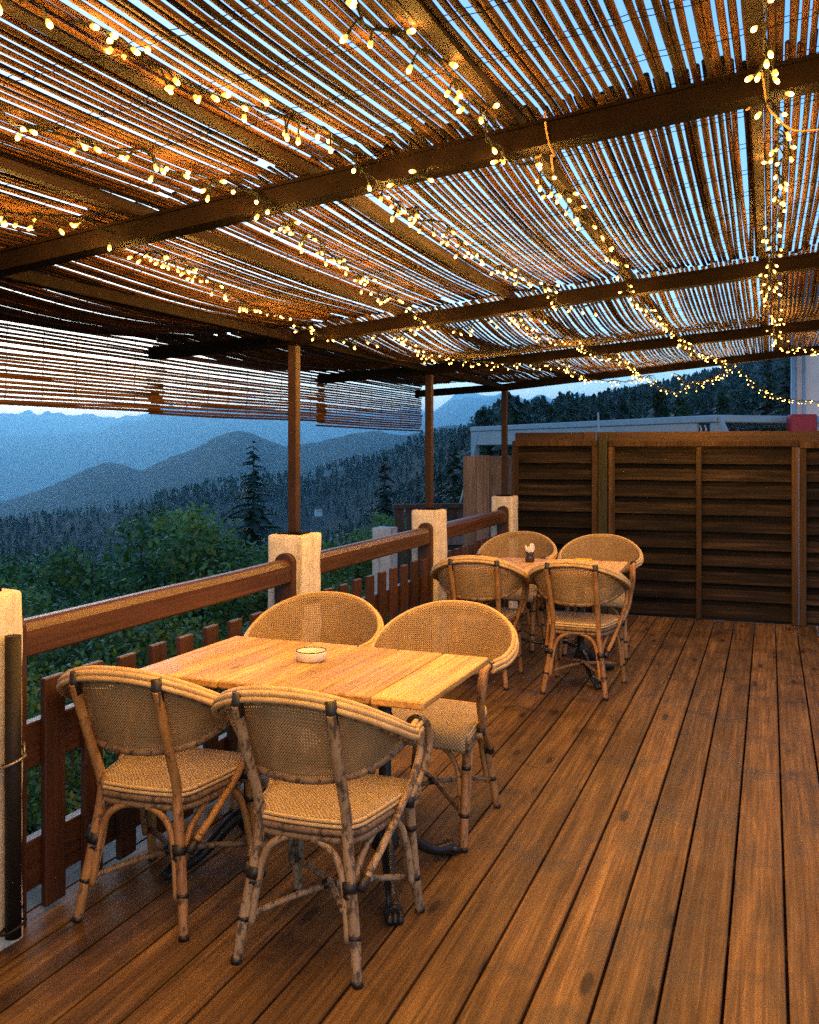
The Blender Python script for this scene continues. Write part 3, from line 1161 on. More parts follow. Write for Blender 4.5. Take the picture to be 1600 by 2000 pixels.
def grid_mesh(name, rows, uvs, mat, parent, thick=0.0):
    n = len(rows[0])
    vs = [tuple(p) for r in rows for p in r]
    fs = [(i * n + j, i * n + j + 1, (i + 1) * n + j + 1, (i + 1) * n + j) for i in range(len(rows) - 1) for j in range(n - 1)]
    me = bpy.data.meshes.new(name)
    me.from_pydata(vs, [], fs)
    uv = me.uv_layers.new(name='UVMap')
    flat = [q for r in uvs for q in r]
    for lp in me.loops:
        uv.data[lp.index].uv = flat[lp.vertex_index]
    me.polygons.foreach_set('use_smooth', np.ones(len(fs), dtype=bool))
    o = link(name, me, mat, parent)
    if thick:
        mo = o.modifiers.new('thickness', 'SOLIDIFY'); mo.thickness = thick; mo.offset = 0
    return o


def make_chair(label, wornness):
    root = thing('rattan_armchair', label, 'chair', (0, 0, 0), 0, 'rattan bistro armchairs around the tables')
    RT = M['rattan_worn'] if wornness else M['rattan']
    lr = .0165
    for s_ in (-1, 1):
        b = MB()
        b.tube([(s_ * .197, -.243, .0), (s_ * .182, -.226, .12), (s_ * .160, -.205, .27), (s_ * .143, -.190, .40), (s_ * .142, -.197, .47), (s_ * .146, -.250, .60), (s_ * .150, -.309, .755), (s_ * .151, -.325, .80)],
               [.0155, .017, .017, .0172, .017, .0165, .016, .015], 10, .13 + .3 * (s_ > 0), sub=4)
        # cane nodes
        b.build('rear_leg', RT, root)
        b = MB()
        b.tube([(s_ * .225, .240, .0), (s_ * .217, .215, .12), (s_ * .213, .185, .28), (s_ * .212, .168, .425)], [.0155, .0168, .017, .0168], 10, .5 + .3 * (s_ > 0), sub=4)
        b.build('front_leg', RT, root)
    # arches between the legs
    def arch(pts, rnd):
        b = MB(); b.tube(pts, .0115, 8, rnd, sub=5); return b
    arch(bis([(0, -.196, .386), (.06, -.197, .378), (.108, -.2, .345), (.133, -.204, .29), (.146, -.21, .22), (.158, -.222, .11)]), .2).build('arch_brace', RT, root)
    arch(bis([(0, .168, .388), (.08, .17, .378), (.14, .174, .345), (.175, .18, .29), (.19, .19, .22), (.198, .205, .12)]), .4).build('arch_brace', RT, root)
    for s_ in (-1, 1):
        arch([(s_ * .168, -.20, .12), (s_ * .155, -.172, .24), (s_ * .163, -.13, .32), (s_ * .176, -.06, .372), (s_ * .185, 0, .382), (s_ * .195, .06, .37), (s_ * .205, .115, .32), (s_ * .212, .148, .24), (s_ * .217, .178, .12)], .6).build('arch_brace', RT, root)
    # crossing stretchers
    for s_ in (-1, 1):
        b = MB()
        b.tube([(s_ * .182, -.22, .128), (s_ * .09, -.11, .15), (0, 0, .158 + .012 * (s_ > 0)), (-s_ * .11, .11, .148), (-s_ * .214, .208, .126)], .0105, 8, .3, sub=4)
        b.build('stretcher', M['darkcane'] if not wornness else RT, root)
    # seat: woven top with a rolled front edge
    prof = [(.168, -.168), (.185, -.10), (.205, -.0), (.222, .10), (.232, .19), (.232, .225)]
    rows, uvs = [], []
    ys = [-.176, -.17, -.14, -.08, 0, .08, .16, .205, .228, .238, .240, .238]
    zs = [.442, .446, .449, .450, .451, .452, .450, .444, .432, .414, .395, .38]
    for y, z in zip(ys, zs):
        hw = float(np.interp(y, [p[1] for p in prof], [p[0] for p in prof]))
        if y < -.15: hw -= (.035 if y < -.174 else .018 if y < -.16 else .004)
        if y > .19: hw -= .004
        row, uvr = [], []
        for k in range(17):
            f = -1 + 2 * k / 16
            zz = z - .004 * (abs(f) ** 4) - .004 * (1 - f * f) * (1 if y < .2 else 0)
            yb = y + (.02 * (1 - f * f) * -1 if y < -.1 else 0) * smooth(-.1, -.176, y)
            row.append(Vector((hw * f, yb, zz))); uvr.append((hw * f, y + (.45 - z if y > .2 else 0)))
        rows.append(row); uvs.append(uvr)
    seat = grid_mesh('seat', rows, uvs, M['weave_seat'], root, .012)
    edge = [(.222, .215), (.217, .12), (.20, .0), (.182, -.1), (.168, -.15), (.14, -.182), (.07, -.194), (0, -.197)]
    edge = edge + [(-x, y) for x, y in edge[::-1][1:]]
    for off, z, r_, mt, nm in ((.008, .4445, .0062, 'rimcane', 'seat_edging'), (.010, .431, .0062, 'rimcane', 'seat_edging'), (.004, .412, .0125, 'darkcane', 'seat_frame'), (.0, .387, .0125, 'darkcane', 'seat_frame')):
        b = MB()
        b.tube([(x * (1 + off * 4), y - off * (1 if y < -.1 else 0), z - (.012 if y > .2 else 0)) for x, y in edge], r_, 8, .4, sub=3)
        b.build(nm, M[mt], root)
    b = MB(); b.tube([(-.215, .205, .395), (0, .215, .395), (.215, .205, .395)], .012, 8)
    b.build('seat_frame', M['darkcane'], root)
    # back: open weave between the rim and the lower hoop
    nt_, nr = 56, 12
    top, Lt = curve_at(bis(RIM[:-1]), nt_)
    bot, Lb = curve_at(bis(BOT), nt_)
    rows, uvs = [], []
    for j in range(nr + 1):
        f = j / nr
        row, uvr = [], []
        for k in range(nt_ + 1):
            p = bot[k].lerp(top[k], f)
            # bulge outwards like a shell
            n2 = Vector((p.x, min(p.y, 0) - .02, 0))
            n2 = n2.normalized() if n2.length > 1e-5 else Vector((0, -1, 0))
            hgt = (top[k] - bot[k]).length
            p = p + n2 * (.016 * hgt * math.sin(math.pi * f))
            if j == nr: p = p + Vector((0, 0, .007))
            row.append(p); uvr.append((Lt * k / nt_, (top[nt_ // 2] - bot[nt_ // 2]).length * f * min(1, .25 + hgt * 3)))
        rows.append(row); uvs.append(uvr)
    grid_mesh('woven_back', rows, uvs, M['weave_back'], root, .003)
    # rim of three canes, lower hoop
    rc = bis(RIM)
    b = MB()
    for (o, dz, rr, rn) in ((1.022, .001, .0095, .2), (1.055, -.010, .0098, .5), (1.066, -.027, .0098, .8)):
        b.tube([(x * o, y * o if y < 0 else y, z + dz) for x, y, z in rc], rr, 8, rn, sub=5)
    b.build('arm_rim', M['rimcane'], root)
    b = MB()
    b.tube([(x * 1.005, y * 1.005 if y < 0 else y, z - .038) for x, y, z in bis(RIM[:-2])], .0085, 8, .3, sub=5)
    b.build('back_hoop', M['darkcane'] if not wornness else RT, root)
    b = MB()
    b.tube(bis(BOT), .0125, 8, .6, sub=5)
    b.build('back_hoop', M['darkcane'], root)
    # double arm rods that curl forward and down to the seat side and the rear leg
    for s_ in (-1, 1):
        b = MB()
        b.tube([(s_ * .270, .06, .684), (s_ * .272, .12, .676), (s_ * .276, .165, .642), (s_ * .276, .182, .585), (s_ * .268, .160, .52), (s_ * .254, .115, .468), (s_ * .24, .085, .43)], .0135, 9, .25, sub=5)
        b.build('arm_support', RT, root)
        b = MB()
        b.tube([(s_ * .255, .06, .672), (s_ * .255, .105, .662), (s_ * .257, .14, .628), (s_ * .257, .152, .58), (s_ * .249, .125, .515), (s_ * .232, .05, .43), (s_ * .21, -.075, .338), (s_ * .188, -.19, .262)], .0125, 9, .75, sub=5)
        b.build('arm_support', RT, root)
        b = MB(); b.tube([(s_ * .20, .10, .408), (s_ * .252, .10, .408)], .0125, 8, .5)
        b.build('arm_peg', RT, root)
    # black bindings
    def tie(*a):
        b = MB(); b.tube(*a); b.build('binding', M['black'], root)
    for s_ in (-1, 1):
        tie([(s_ * .149, -.309, .765), (s_ * .150, -.321, .80), (s_ * .147, -.320, .836)], .0180, 8)
        tie([(s_ * .161, -.209, .245), (s_ * .157, -.204, .262), (s_ * .152, -.203, .282)], [.021, .0235, .021], 9)
        tie([(s_ * .168, -.212, .235), (s_ * .145, -.206, .24)], .016, 8)
        for (x, y, z) in ((.181, -.224, .128), (.2165, .212, .126), (.213, .18, .30), (.212, .17, .405)):
            tie([(s_ * x, y + .001, z - .007), (s_ * x, y, z + .009)], .0192, 10)
        tie([(s_ * .238, .088, .405), (s_ * .242, .09, .44)], .018, 8)
        tie([(s_ * .264, .052, .684), (s_ * .264, .085, .68)], .0225, 9)
        tie([(s_ * .187, -.195, .252), (s_ * .193, -.165, .282)], .0165, 8)
        tie([(s_ * .279, -.02, .668), (s_ * .283, -.05, .67)], .015, 8)
    tie([(-.016, -.014, .162), (.016, .014, .162)], .0155, 8)
    for s_ in (-1, 1):
        for (x, y) in ((.1985, -.2445), (.2262, .2415)):
            b = MB()
            b.tube([(s_ * x, y, -.001), (s_ * x * .988, y * .99, .014)], .0172, 9)
            b.build('foot_cap', M['black'], root)
    root.location = (0, 0, 0)
    return root


worn = make_chair('greyish weathered rattan armchair with peeling black patches, its back turned, at the front table', True)
worn.location = (-1.312, 2.758, .002); worn.rotation_euler = (0, 0, R(1.5))
honey = make_chair('honey rattan armchair with its back turned, next to the railing at the front table', False)
honey.location = (-1.936, 2.80, .002); honey.rotation_euler = (0, 0, R(3))
dup(honey, (-1.31, 3.76, .002), R(180 - 3), 'rattan armchair on the far side of the front table, its woven seat in full view')
dup(honey, (-1.93, 3.80, .002), R(180 + 4), 'rattan armchair behind the round ashtray, a pillar showing through its woven back')
dup(honey, (-1.80, 6.17, .002), R(6), 'rattan armchair with its back turned at the far table, closest to the third pillar')
dup(honey, (-1.13, 6.17, .002), R(-2), 'rattan armchair with its back turned at the far table, all four legs clear')
dup(honey, (-1.90, 7.36, .002), R(180 - 2), 'rattan armchair behind the dark sugar jar on the far table, backed by the last pillar')
dup(honey, (-1.22, 7.33, .002), R(180 + 3), 'rattan armchair behind the yellow tray on the far table')

# ---------------------------------------------------------------- tables
def make_table(label, loc, rz_, wx, wy, nb, seed):
    r_ = random.Random(seed)
    root = thing('plank_table', label, 'table', loc, rz_, 'plank topped bistro tables')
    b = MB()
    x = -wx / 2
    ws = [r_.uniform(.85, 1.15) for _ in range(nb)]
    tot = sum(ws)
    for k in range(nb):
        w_ = wx * ws[k] / tot
        dz = r_.uniform(-.0015, .0015)
        e0, e1 = r_.uniform(-.006, .006), r_.uniform(-.004, .004)
        b.box(x + .0024, x + w_ - .0024, -wy / 2 + e0, wy / 2 + e1, .722 + dz, .75 + dz, r_.random(), .005)
        x += w_
    b.build('tabletop', M['pine'], root)
    b = MB()
    for y in (-wy * .3, wy * .3):
        b.box(-wx / 2 + .1, wx / 2 - .1, y - .03, y + .03, .699, .7205, .3, .002)
    b.build('batten', M['darkwood'], root)
    for s_ in (-1, 1):
        cx = s_ * .28
        b = MB()
        b.lathe([(.02, .698), (.05, .696), (.05, .685), (.027, .675), (.024, .60), (.032, .585), (.024, .57), (.022, .36), (.034, .34), (.036, .31), (.024, .29), (.026, .2), (.045, .17), (.05, .12), (.03, .09), (.0, .085)], cx, 0, 16)
        b.build('column', M['iron'], root)
        for t_ in (-1, 1):
            for fx in ((s_ * .14, t_ * .24),):
                b = MB()
                e = Vector((cx + fx[0] * 1.05, fx[1] * 1.12, 0))
                p0 = Vector((cx, 0, .17))
                b.tube([p0, p0.lerp(e, .25) + Vector((0, 0, .02)), p0.lerp(e, .5) + Vector((0, 0, .005)), p0.lerp(e, .75) + Vector((0, 0, -.0)), e + Vector((0, 0, .032)), e + (e - p0) * .06 + Vector((0, 0, .04))],
                       [.03, .026, .021, .018, .03, .022], 9, 0, sub=4)
                d_ = Vector((fx[0], fx[1], 0)).normalized()
                for q in (-1, 0, 1):   # claw toes
                    pr = Vector((-d_.y, d_.x, 0)) * q * .018
                    b.tube([e + pr + Vector((0, 0, .03)), e + pr + d_ * .025 + Vector((0, 0, .024)), e + pr + d_ * .045 + Vector((0, 0, .010))], [.014, .014, .009], 7)
                b.build('foot', M['iron'], root)
    b = MB()
    b.tube([(-.28, 0, .2), (-.14, 0, .235), (0, 0, .215), (.14, 0, .235), (.28, 0, .2)], .012, 8, sub=4)
    b.tube([(-.28, 0, .66), (.28, 0, .66)], .010, 8)
    b.build('crossbar', M['iron'], root)
    return root


make_table('pale pine plank table in front, lit golden, with the round white ashtray', (-1.575, 3.195, 0), R(-1.2), 1.13, .70, 6, 11)
make_table('browner plank table at the far end, by the slatted fence', (-1.475, 6.45, 0), R(2.0), 1.12, .72, 6, 12)

t = thing('ashtray', 'round white ceramic ashtray on the front plank table', 'ashtray', (-1.615, 3.24, .7515))
b = MB(); b.lathe([(0, .0), (.05, 0), (.0575, .004), (.0585, .032), (.0565, .0365), (.0535, .034), (.051, .012), (.0, .010)], 0, 0, 36)
b.build('bowl', M['whitecer'], t)
b = MB(); b.lathe([(.0572, .0348), (.0578, .0374), (.0562, .0385), (.0548, .0372)], 0, 0, 36)
b.build('rim_band', M['pipe'], t)
b = MB(); b.lathe([(.0505, .0125), (.03, .014), (0, .0135)], 0, 0, 20)
b.build('ash_layer', M['ash'], t)

t = thing('sugar_jar', 'small dark jar of white paper sachets on the far table', 'jar', (-1.575, 6.58, .752))
b = MB(); b.lathe([(0, 0), (.030, 0), (.036, .01), (.028, .035), (.026, .05), (.034, .068), (.031, .07), (.024, .055), (0, .05)], 0, 0, 18)
b.build('jar_body', M['glassdark'], t)
b = MB()
for k in range(9):
    a = k * .7
    p = Vector((.012 * math.cos(a), .012 * math.sin(a), .05)); q = Vector((.034 * math.cos(a), .034 * math.sin(a), .088 + .016 * (k % 3)))
    sd = Vector((-math.sin(a), math.cos(a), 0)) * .011
    b.hull([p - sd, p + sd, p + sd + Vector((0, 0, .004)), p - sd + Vector((0, 0, .004))], [q - sd, q + sd, q + sd + Vector((0, 0, .005)), q - sd + Vector((0, 0, .005))])
b.build('sachets', M['sugar'], t)

t = thing('yellow_tray', 'small bright yellow tray with dark lettering on the far table', 'tray', (-1.20, 6.56, .752), R(-8))
b = MB(); b.lathe([(0, 0), (.078, 0), (.085, .005), (.078, .034), (.07, .036), (.066, .012), (0, .010)], 0, 0, 4)
b.v = [(x * math.cos(R(45)) - y * math.sin(R(45)), (x * math.sin(R(45)) + y * math.cos(R(45))) * .75, z) for x, y, z in b.v]
b.sm = [False] * len(b.sm)
b.build('tray_body', M['yellow'], t)
b = MB()
for k in range(7):
    xx = -.035 + k * .0105
    b.box(xx, xx + .0075, -.0455, -.0435, .010, .026)
b.v = [(x, y - .0 + (.012 - z) * -.18 * 0, z) for x, y, z in b.v]
b.build('lettering', M['ink'], t)

# ---------------------------------------------------------------- beyond the terrace
p = at_t(750, 1030, 12.0)
b = MB()
vs, fs = rough_box(p.x - .125, p.x + .125, p.y - .1, p.y + .16, -1.4, p.z, 31)
b.add(vs, fs, .3, True)
tag(b.build('masonry_pillar', M['pillar']), 'lone white pillar lower down the slope, seen over the second railing', 'pillar')

# neighbour's lower railing of dark boards
p0 = at_t(768, 985, 12.8); p1 = at_t(1000, 985, 13.2)
t = thing('board_railing', 'dark board railing of the lower terrace behind the third pillar', 'railing', (p0.x, p0.y, 0), math.atan2(p1.y - p0.y, p1.x - p0.x))
LW = (p1 - p0).length
b = MB(); b.box(0, LW, -.05, .07, p0.z - .06, p0.z, .3, .004); b.build('top_rail', M['darkwood'], t)
b = MB()
x = 0.02; k = 0
while x < LW:
    wd = .13 if k % 5 != 3 else .11
    b.box(x, x + wd, .0, .025, -.9, p0.z - .061, rng.random(), .003)
    x += wd + (.012 if k % 4 else .035); k += 1
b.build('boards', M['darkwood'], t)
b = MB(); b.box(.2, LW, -.045, -.002, p0.z - .56, p0.z - .44, .6, .003); b.build('cross_rail', M['greyboard'], t)

# metal pavilion beyond the fence
pl = at_t(918, 832, 20.0); pr = at_t(1398, 807, 12.65)
dirv = (pr - pl); dirv.z = 0
LP = dirv.length
t = thing('metal_pavilion', 'pale grey flat roofed metal pavilion beyond the slatted fence', 'pavilion', (pl.x, pl.y, 0), math.atan2(dirv.y, dirv.x))
zt = (pl.z + pr.z) / 2 - .02
b = MB(); b.box(0, LP, 0, 3.2, zt - .10, zt, .3, .012); b.build('roof_edge', M['whitepaint'], t)
b = MB(); b.box(.03, LP - .42, .02, .06, zt - .38, zt - .102, .5, .006); b.build('fascia_panel', M['greypanel'], t)
for (xx, yy) in ((-.02, .03), (LP - .16, .03), (LP - .16, 3.0), (-.02, 3.0)):
    b = MB(); b.box(xx, xx + .14, yy, yy + .14, -1.3, zt - .101, .6, .008); b.build('post', M['whitepaint'], t)
b = MB()
for q in (0, 1):
    b.tube([(LP - .36 + q * .1, .03, zt - .13), (LP - .33 + q * .1, .03, zt - .2), (LP - .37 + q * .1, .03, zt - .27), (LP - .34 + q * .1, .03, zt - .34)], .014, 6, sub=3)
b.build('bracket', M['zinc'], t)
b = MB(); b.hull([(LP + .0, .02, zt - .02), (LP + .05, .02, zt - .02), (LP + .05, .06, zt - .02), (LP, .06, zt - .02)], [(LP + .22, .02, zt - .40), (LP + .33, .02, zt - .42), (LP + .33, .06, zt - .42), (LP + .22, .06, zt - .40)])
b.build('brace', M['whitepaint'], t)

pa = at_t(1168, 806, 11.5); pb = at_t(1180, 862, 11.3)
b = MB(); b.tube([pa, pb + Vector((.02, 0, -1.2))], .012, 7)
tag(b.build('white_rod', M['whitepaint']), 'thin white rod leaning up behind the fence post', 'rod')
pa = at_t(1402, 812, 13.5); pb = at_t(1640, 832, 13.0)
b = MB(); b.tube([pa, (pa + pb) / 2 + Vector((0, 0, -.02)), pb], .010, 6, sub=4)
tag(b.build('guy_cable', M['zinc']), 'pale cable stretched from the pavilion towards the pink house', 'cable')
pa = at_t(935, 845, 14.6); pb = at_t(897, 990, 14.0)
b = MB(); b.tube([pa, pb], .018, 6)
tag(b.build('leaning_pole', M['zinc']), 'thin pale pole leaning beside the grey vertical boards', 'pole')

# pink house at the right
pw = at_t(1546, 800, 13.5)
t = thing('pink_house', 'pink rendered house with downpipes, rising above the slatted fence', 'house', (pw.x, pw.y, 0), R(-2))
b = MB(); b.box(0, 5, 0, 6, -1.3, 3.4, .3, .01); b.build('wall', M['pinkwall'], t)
b = MB()
b.hull([(-.4, -.4, 3.402), (5.4, -.4, 3.402), (5.4, -.4, 3.5), (-.4, -.4, 3.5)], [(-.4, 3, 4.7), (5.4, 3, 4.7), (5.4, 3, 4.8), (-.4, 3, 4.8)])
b.hull([(-.4, 3.001, 4.7), (5.4, 3.001, 4.7), (5.4, 3.001, 4.8), (-.4, 3.001, 4.8)], [(-.4, 6.4, 3.402), (5.4, 6.4, 3.402), (5.4, 6.4, 3.5), (-.4, 6.4, 3.5)])
b.build('roof', M['rooftile'], t)
for xx in (.03, .16):
    b = MB(); b.tube([(xx, -.06, -1.2), (xx, -.06, 3.38)], .04 if xx < .1 else .022, 10); b.build('downpipe', M['zinc'], t)
pq = at_t(1566, 824, 12.8)
t = thing('red_awning', 'folded dark red awning box in front of the pink house', 'awning', (pq.x, pq.y, pq.z), YAW * .6)
b = MB(); b.box(-.17, .17, -.12, .12, -.14, .10, .3, .02); b.build('folded_cloth', M['redawning'], t)
b = MB(); b.tube([(-.15, 0, -.14), (-.15, 0, -pq.z - 1.0)], .018, 7); b.build('leg', M['zinc'], t)

# far small houses on the slopes
def far_house(u, v, t_, wdt, label):
    p = at_t(u, v, t_)
    r = thing('house', label, 'house', (p.x, p.y, p.z), YAW + .3)
    b = MB(); b.box(-wdt / 2, wdt / 2, -wdt * .35, wdt * .35, -wdt * .6, wdt * .42); b.build('wall', M['housewall'], r)
    b = MB()
    z0 = wdt * .422
    b.hull([(-wdt * .56, -wdt * .42, z0), (wdt * .56, -wdt * .42, z0), (wdt * .56, wdt * .42, z0), (-wdt * .56, wdt * .42, z0)],
           [(-wdt * .56, -.05, z0 + wdt * .3), (wdt * .56, -.05, z0 + wdt * .3), (wdt * .56, .05, z0 + wdt * .3), (-wdt * .56, .05, z0 + wdt * .3)])
    b.build('roof', M['rooftile'], r)
    b = MB()
    for x in (-.28, .02, .28):
        b.box(wdt * (x - .05), wdt * (x + .05), -wdt * .355, -wdt * .351, wdt * .02, wdt * .2)
    b.build('window', M['pipe'], r)


far_house(1310, 806, 290, 3.4, 'small white house among the dark trees above the pavilion')
far_house(622, 1000, 420, 3.0, 'tiny pale house low on the wooded valley slope')

# ---------------------------------------------------------------- trees
def leaf_mesh(name, pts_fn, n, size, seed, mat, flat=.5, asp=.55):
    rg = np.random.default_rng(seed)
    P, RN, NR = pts_fn(rg, n)
    n = len(P)
    a = rg.normal(size=(n, 3)); a /= np.linalg.norm(a, axis=1)[:, None]
    nr = rg.normal(size=(n, 3)) + NR * flat * 2
    nr /= np.linalg.norm(nr, axis=1)[:, None]
    e1 = a - nr * (a * nr).sum(1)[:, None]; e1 /= np.linalg.norm(e1, axis=1)[:, None]
    e2 = np.cross(nr, e1)
    s_ = size * rg.uniform(.6, 1.35, n)[:, None]
    v = np.stack([P - e1 * s_ * .5, P + e2 * s_ * asp * .5, P + e1 * s_ * .5, P - e2 * s_ * asp * .5], 1).reshape(-1, 3)
    return quads(name, v, np.repeat(RN, 4), mat)


def quads(name, v, rn, mat):
    n = len(v) // 4
    me = bpy.data.meshes.new(name)
    me.vertices.add(len(v)); me.vertices.foreach_set('co', v.astype(np.float32).ravel())
    me.loops.add(4 * n); me.loops.foreach_set('vertex_index', np.arange(4 * n, dtype=np.int32))
    me.polygons.add(n); me.polygons.foreach_set('loop_start', np.arange(0, 4 * n, 4, dtype=np.int32))
    at = me.attributes.new('rnd', 'FLOAT', 'POINT')
    at.data.foreach_set('value', rn.astype(np.float32))
    me.update(calc_edges=True)
    me.materials.append(mat)
    return me


def broad_tree(label, seed, h, rad, mat, nleaf=11000, leaf=.13, group=None, clumps=70):
    r_ = random.Random(seed)
    root = thing('broadleaf_tree', label, 'tree', (0, 0, 0), 0, group)
    b = MB()
    th = h * .42
    b.tube([(0, 0, 0), (.05 * rad, .03, th * .5), (-.03 * rad, .05, th), (.02, 0, h * .75)], [.05 * rad + .06, .04 * rad + .04, .05 + .02 * rad, .03], 8, sub=3)
    tips = []
    for k in range(clumps):
        a = r_.uniform(0, 2 * math.pi)
        el = r_.uniform(-.35, 1.0)
        rr = rad * r_.uniform(.45, 1.0) * math.sqrt(max(.1, 1 - max(0, el) ** 2)) * (1 + .25 * math.sin(a * 3 + seed))
        z = h * .62 + el * h * .38 * r_.uniform(.75, 1.02)
        tips.append(Vector((rr * math.cos(a), rr * math.sin(a), z)))
    for p in tips[::3]:
        s0 = Vector((0, 0, r_.uniform(th * .6, h * .7)))
        m_ = s0.lerp(p, .5) + Vector((0, 0, -.08 * rad))
        b.tube([s0, m_, p], [.035 + .01 * rad, .025, .008], 5, sub=3)
    b.build('trunk', M['bark'], root)
    tp = np.array(tips)
    def fn(rg, n):
        i = rg.integers(0, len(tp), n)
        sz = rg.uniform(.55, 1.25, len(tp)) * rad * .21 + .10
        o = rg.normal(size=(n, 3)); o /= np.linalg.norm(o, axis=1)[:, None]
        rr = (rg.uniform(0, 1, n) ** .45) * sz[i]
        P = tp[i] + o * rr[:, None] * np.array([1, 1, .72])
        RN = np.clip(rg.uniform(0, 1, len(tp))[i] * .65 + rg.uniform(0, .35, n), 0, 1)
        NR = o + np.array([0, 0, .6])
        return P, RN, NR
    me = leaf_mesh('crown', fn, nleaf, leaf, seed, mat)
    o = bpy.data.objects.new('crown', me); COL.objects.link(o); o.parent = root
    return root


def spruce(label, seed, h, rad, group=None):
    r_ = random.Random(seed)
    root = thing('spruce_tree', label, 'tree', (0, 0, 0), 0, group)
    b = MB(); b.tube([(0, 0, 0), (0, 0, h * .5), (0, 0, h)], [.02 * h, .012 * h, .004], 7)
    b.build('trunk', M['bark'], root)
    rg = np.random.default_rng(seed)
    P = []; RN = []; NR = []
    V = []; RR = []
    z = .08 * h
    while z < h * .985:
        f = z / h
        L0 = rad * (1 - f) ** .85 * r_.uniform(.75, 1.15) + .05
        nb = max(4, int(9 * (1 - f) + 4))
        a0 = r_.uniform(0, 6)
        for k in range(nb):
            a = a0 + 2 * math.pi * k / nb + r_.uniform(-.25, .25)
            L = L0 * r_.uniform(.45, 1.15)
            dr = np.array([math.cos(a), math.sin(a), 0])
            sd = np.array([-math.sin(a), math.cos(a), 0])
            droop = r_.uniform(.1, .55); zj = r_.gauss(0, .016) * h
            nq = max(4, int(L / .10))
            rn = r_.random() * .7
            for q in range(nq):
                s_ = (q + .5) / nq
                p = dr * L * s_ + np.array([0, 0, z + zj + L * (.10 * s_ - droop * s_ * s_)])
                wv = .20 * L * (1 - s_ * .75) + .05
                for sg in (-1, 1):
                    tip = p + sd * sg * wv * r_.uniform(.7, 1.2) + dr * wv * .6 + np.array([0, 0, -.25 * wv])
                    bk = np.array([0, 0, .03 + .08 * wv])
                    V += [p - dr * .05, p + bk, tip, p + dr * .08 - bk]
                    RR += [min(1, rn + r_.uniform(0, .3))] * 4
        z += h * r_.uniform(.009, .017)
    me = quads('crown', np.array(V), np.array(RR), M['needle'])
    o = bpy.data.objects.new('crown', me); COL.objects.link(o); o.parent = root
    return root


def plant(root, u, vtop, t_, h, sc=1.0, rz_=0.0):
    p = at_t(u, vtop, t_)
    root.location = (p.x, p.y, p.z - h * sc)
    root.rotation_euler = (0, 0, rz_)
    root.scale = (sc, sc, sc)


GR = 'broadleaf trees on the slope below the railing'
A = broad_tree('big dark green broadleaf tree rising above the railing of the front table', 21, 6.4, 2.5, M['leaf'], 17000, .10, GR, 62)
plant(A, 330, 1003, 13.5, 6.4)
B = broad_tree('rounded green tree between the big dark tree and the second pillar', 22, 6.0, 1.9, M['leaf'], 14000, .095, GR, 52)
plant(B, 480, 1040, 12.0, 6.0)
D = broad_tree('slim pale green young tree with its shoots standing above the big tree', 23, 5.2, .75, M['leaf_pale'], 2600, .10, GR, 26)
plant(D, 385, 992, 12.6, 5.2)
def again(src, label, u, v, t_, h, sc, rz_):
    o = dup(src, (0, 0, 0), 0, label)
    plant(o, u, v, t_, h, sc, rz_)
again(A, 'dark tree crown beside the top of the pipe pillar, below the railing', 60, 1150, 10.5, 6.4, .85, 1.3)
again(B, 'lower green crown in the middle of the first railing, under the top rail', 250, 1190, 8.8, 6.0, .7, 2.1)
again(A, 'shaded crown low behind the pickets next to the front table', 470, 1215, 8.6, 6.4, .6, 3.9)
again(B, 'dark foliage low down behind the leftmost chair and pipe', 110, 1330, 6.6, 6.0, .55, 4.4)
again(A, 'dark tree further down the slope, seen just above the pipe pillar', -40, 1085, 17, 6.4, .9, 5.0)
again(B, 'tree crown behind the second pillar, left of the first steel post', 560, 1120, 11.5, 6.0, .75, .7)
E_ = broad_tree('fresh green bush between the second pillar and the lone white pillar', 24, 3.4, 1.15, M['leaf_pale'], 5200, .085, GR, 46)
plant(E_, 672, 1050, 13.5, 3.4)
again(E_, 'small green bush between the lone white pillar and the dark board railing', 758, 1008, 14.5, 3.4, .6, 2.0)
again(B, 'darker bush under the second railing, below the fresh green one', 660, 1150, 9.6, 6.0, .6, 1.9)
again(A, 'wide dark crown on the lower slope behind the big tree, before the blue valley', 170, 1085, 20, 6.4, 1.2, 2.7)
again(B, 'dark crown behind the post of the second pillar, before the blue hills', 640, 1075, 19, 6.0, 1.0, 3.3)

GS = 'spruces standing on the slope below the terrace'
S1 = spruce('tallest spruce, its tip against the blue hill beside the post on the second pillar', 31, 9.0, 2.8, GS)
plant(S1, 495, 868, 29, 9.0)
S2 = spruce('slim dark spruce standing alone between the two nearer steel posts', 32, 8.0, 2.1, GS)
plant(S2, 752, 888, 30, 8.0)
o = dup(S1, (0, 0, 0), 0, 'bushy spruce behind the dark board railing, beside the thin leaning pole', GS)
plant(o, 886, 868, 19, 9.0, .62, 1.1)
o = dup(S2, (0, 0, 0), 0, 'small spruce half hidden by the middle steel post', GS)
plant(o, 858, 925, 22, 8.0, .5, 2.2)
o = dup(S2, (0, 0, 0), 0, 'spruce among the dark trees between the pavilion and the pink house', GS)
plant(o, 1500, 690, 34, 8.0, 1.0, 2.9)
o = dup(S1, (0, 0, 0), 0, 'large dark spruce next to the pink house, above the pale cable', GS)
plant(o, 1535, 700, 27, 9.0, .8, .4)


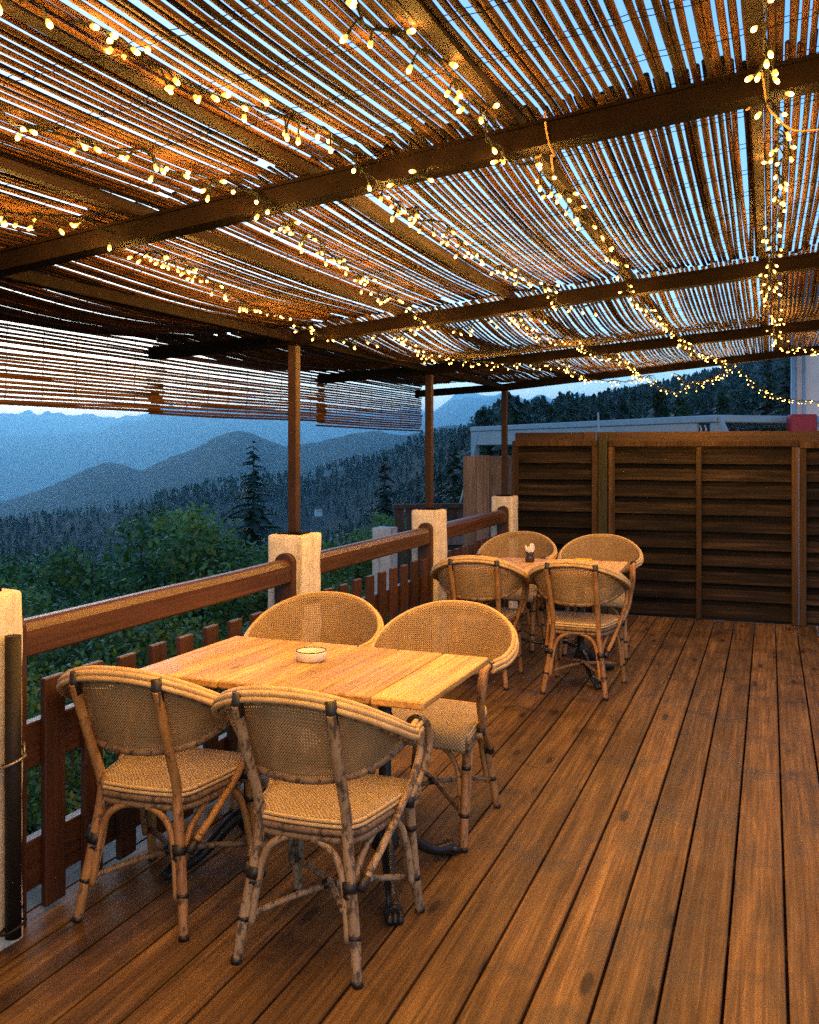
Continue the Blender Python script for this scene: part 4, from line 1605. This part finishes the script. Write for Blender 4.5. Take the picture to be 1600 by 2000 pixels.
def forest():
    rg = np.random.default_rng(5)
    V = []; RN = []
    cnt = 0
    specs = []
    for k in range(8000):
        u = rg.uniform(-250, 1750)
        t_ = math.exp(rg.uniform(math.log(110), math.log(690)))
        specs.append((u, t_, rg.uniform(2.6, 5)))
    for k in range(1500):     # along the crest of the nearer hill and on the right hillside
        u = rg.uniform(300, 1750)
        specs.append((u, rg.uniform(550, 665), rg.uniform(3, 5.5)))
    for k in range(1300):
        u = rg.uniform(930, 1750)
        specs.append((u, math.exp(rg.uniform(math.log(70), math.log(420))), rg.uniform(5, 10)))
    for (u, t_, h) in specs:
        if t_ < 250 and u < 930 and rg.random() < .3: continue
        p = ray(u, 875) * t_
        z0 = terr_z(u, t_) - .5
        con = rg.random() < (.75 if u > 900 or t_ > 500 else .45)
        rn = rg.uniform(0, .6) + (0 if con else .3)
        lod = 3.2 if t_ < 180 else (1.8 if t_ < 300 else (.8 if t_ < 550 else .4))
        m = int((70 if con else 80) * lod)
        f = rg.uniform(0, 1, m) ** (1.0 if con else .8)
        a = rg.uniform(0, 2 * math.pi, m)
        if con:
            rad = h * .17 * (1 - f) ** .8 + .1
            rr = rad * rg.uniform(.55, 1.1, m)
            zc = z0 + f * h * .98
        else:
            h *= .85
            zz = f * 2 - 1
            rad = h * .36 * np.sqrt(np.clip(1 - zz * zz, 0, 1))
            rr = rad * rg.uniform(.7, 1.1, m)
            zc = z0 + h * .55 + zz * h * .45
        s_ = h * .17 / lod ** .45 * rg.uniform(.6, 1.3, m)
        cx = p.x + rr * np.cos(a); cy = p.y + rr * np.sin(a)
        c = np.stack([cx, cy, zc], 1)
        out = np.stack([np.cos(a), np.sin(a), np.full(m, -.5 if con else .1)], 1)
        sd = np.stack([-np.sin(a), np.cos(a), rg.normal(0, .3, m)], 1)
        q = np.stack([c - sd * s_[:, None] * .5 + np.array([0, 0, .2]) * s_[:, None], c - out * s_[:, None] * .4 + np.array([0, 0, .5]) * s_[:, None], c + sd * s_[:, None] * .5, c + out * s_[:, None] * .6], 1)
        V.append(q.reshape(-1, 3)); RN.append(np.repeat(np.clip(rn + rg.uniform(-.1, .2, m), 0, 1), 4))
    me = quads('forest', np.concatenate(V), np.concatenate(RN), M['wood_mass'])
    o = bpy.data.objects.new('forest', me); COL.objects.link(o)
    tag(o, kind='stuff')


forest()

# ---------------------------------------------------------------- valley air
def haze():
    b = MB()
    b.box(-30000, 30000, -500, 27000, -1800, 900)
    m = bpy.data.materials.new('valley haze')
    m.use_nodes = True
    t_ = m.node_tree
    t_.nodes.clear()
    o = t_.nodes.new('ShaderNodeOutputMaterial'); v = t_.nodes.new('ShaderNodeVolumePrincipled')
    v.inputs['Color'].default_value = (.36, .76, 1.0, 1)
    v.inputs['Density'].default_value = HAZE
    v.inputs['Anisotropy'].default_value = 0.65
    t_.links.new(v.outputs[0], o.inputs['Volume'])
    tag(b.build('haze', m), kind='stuff')


haze()
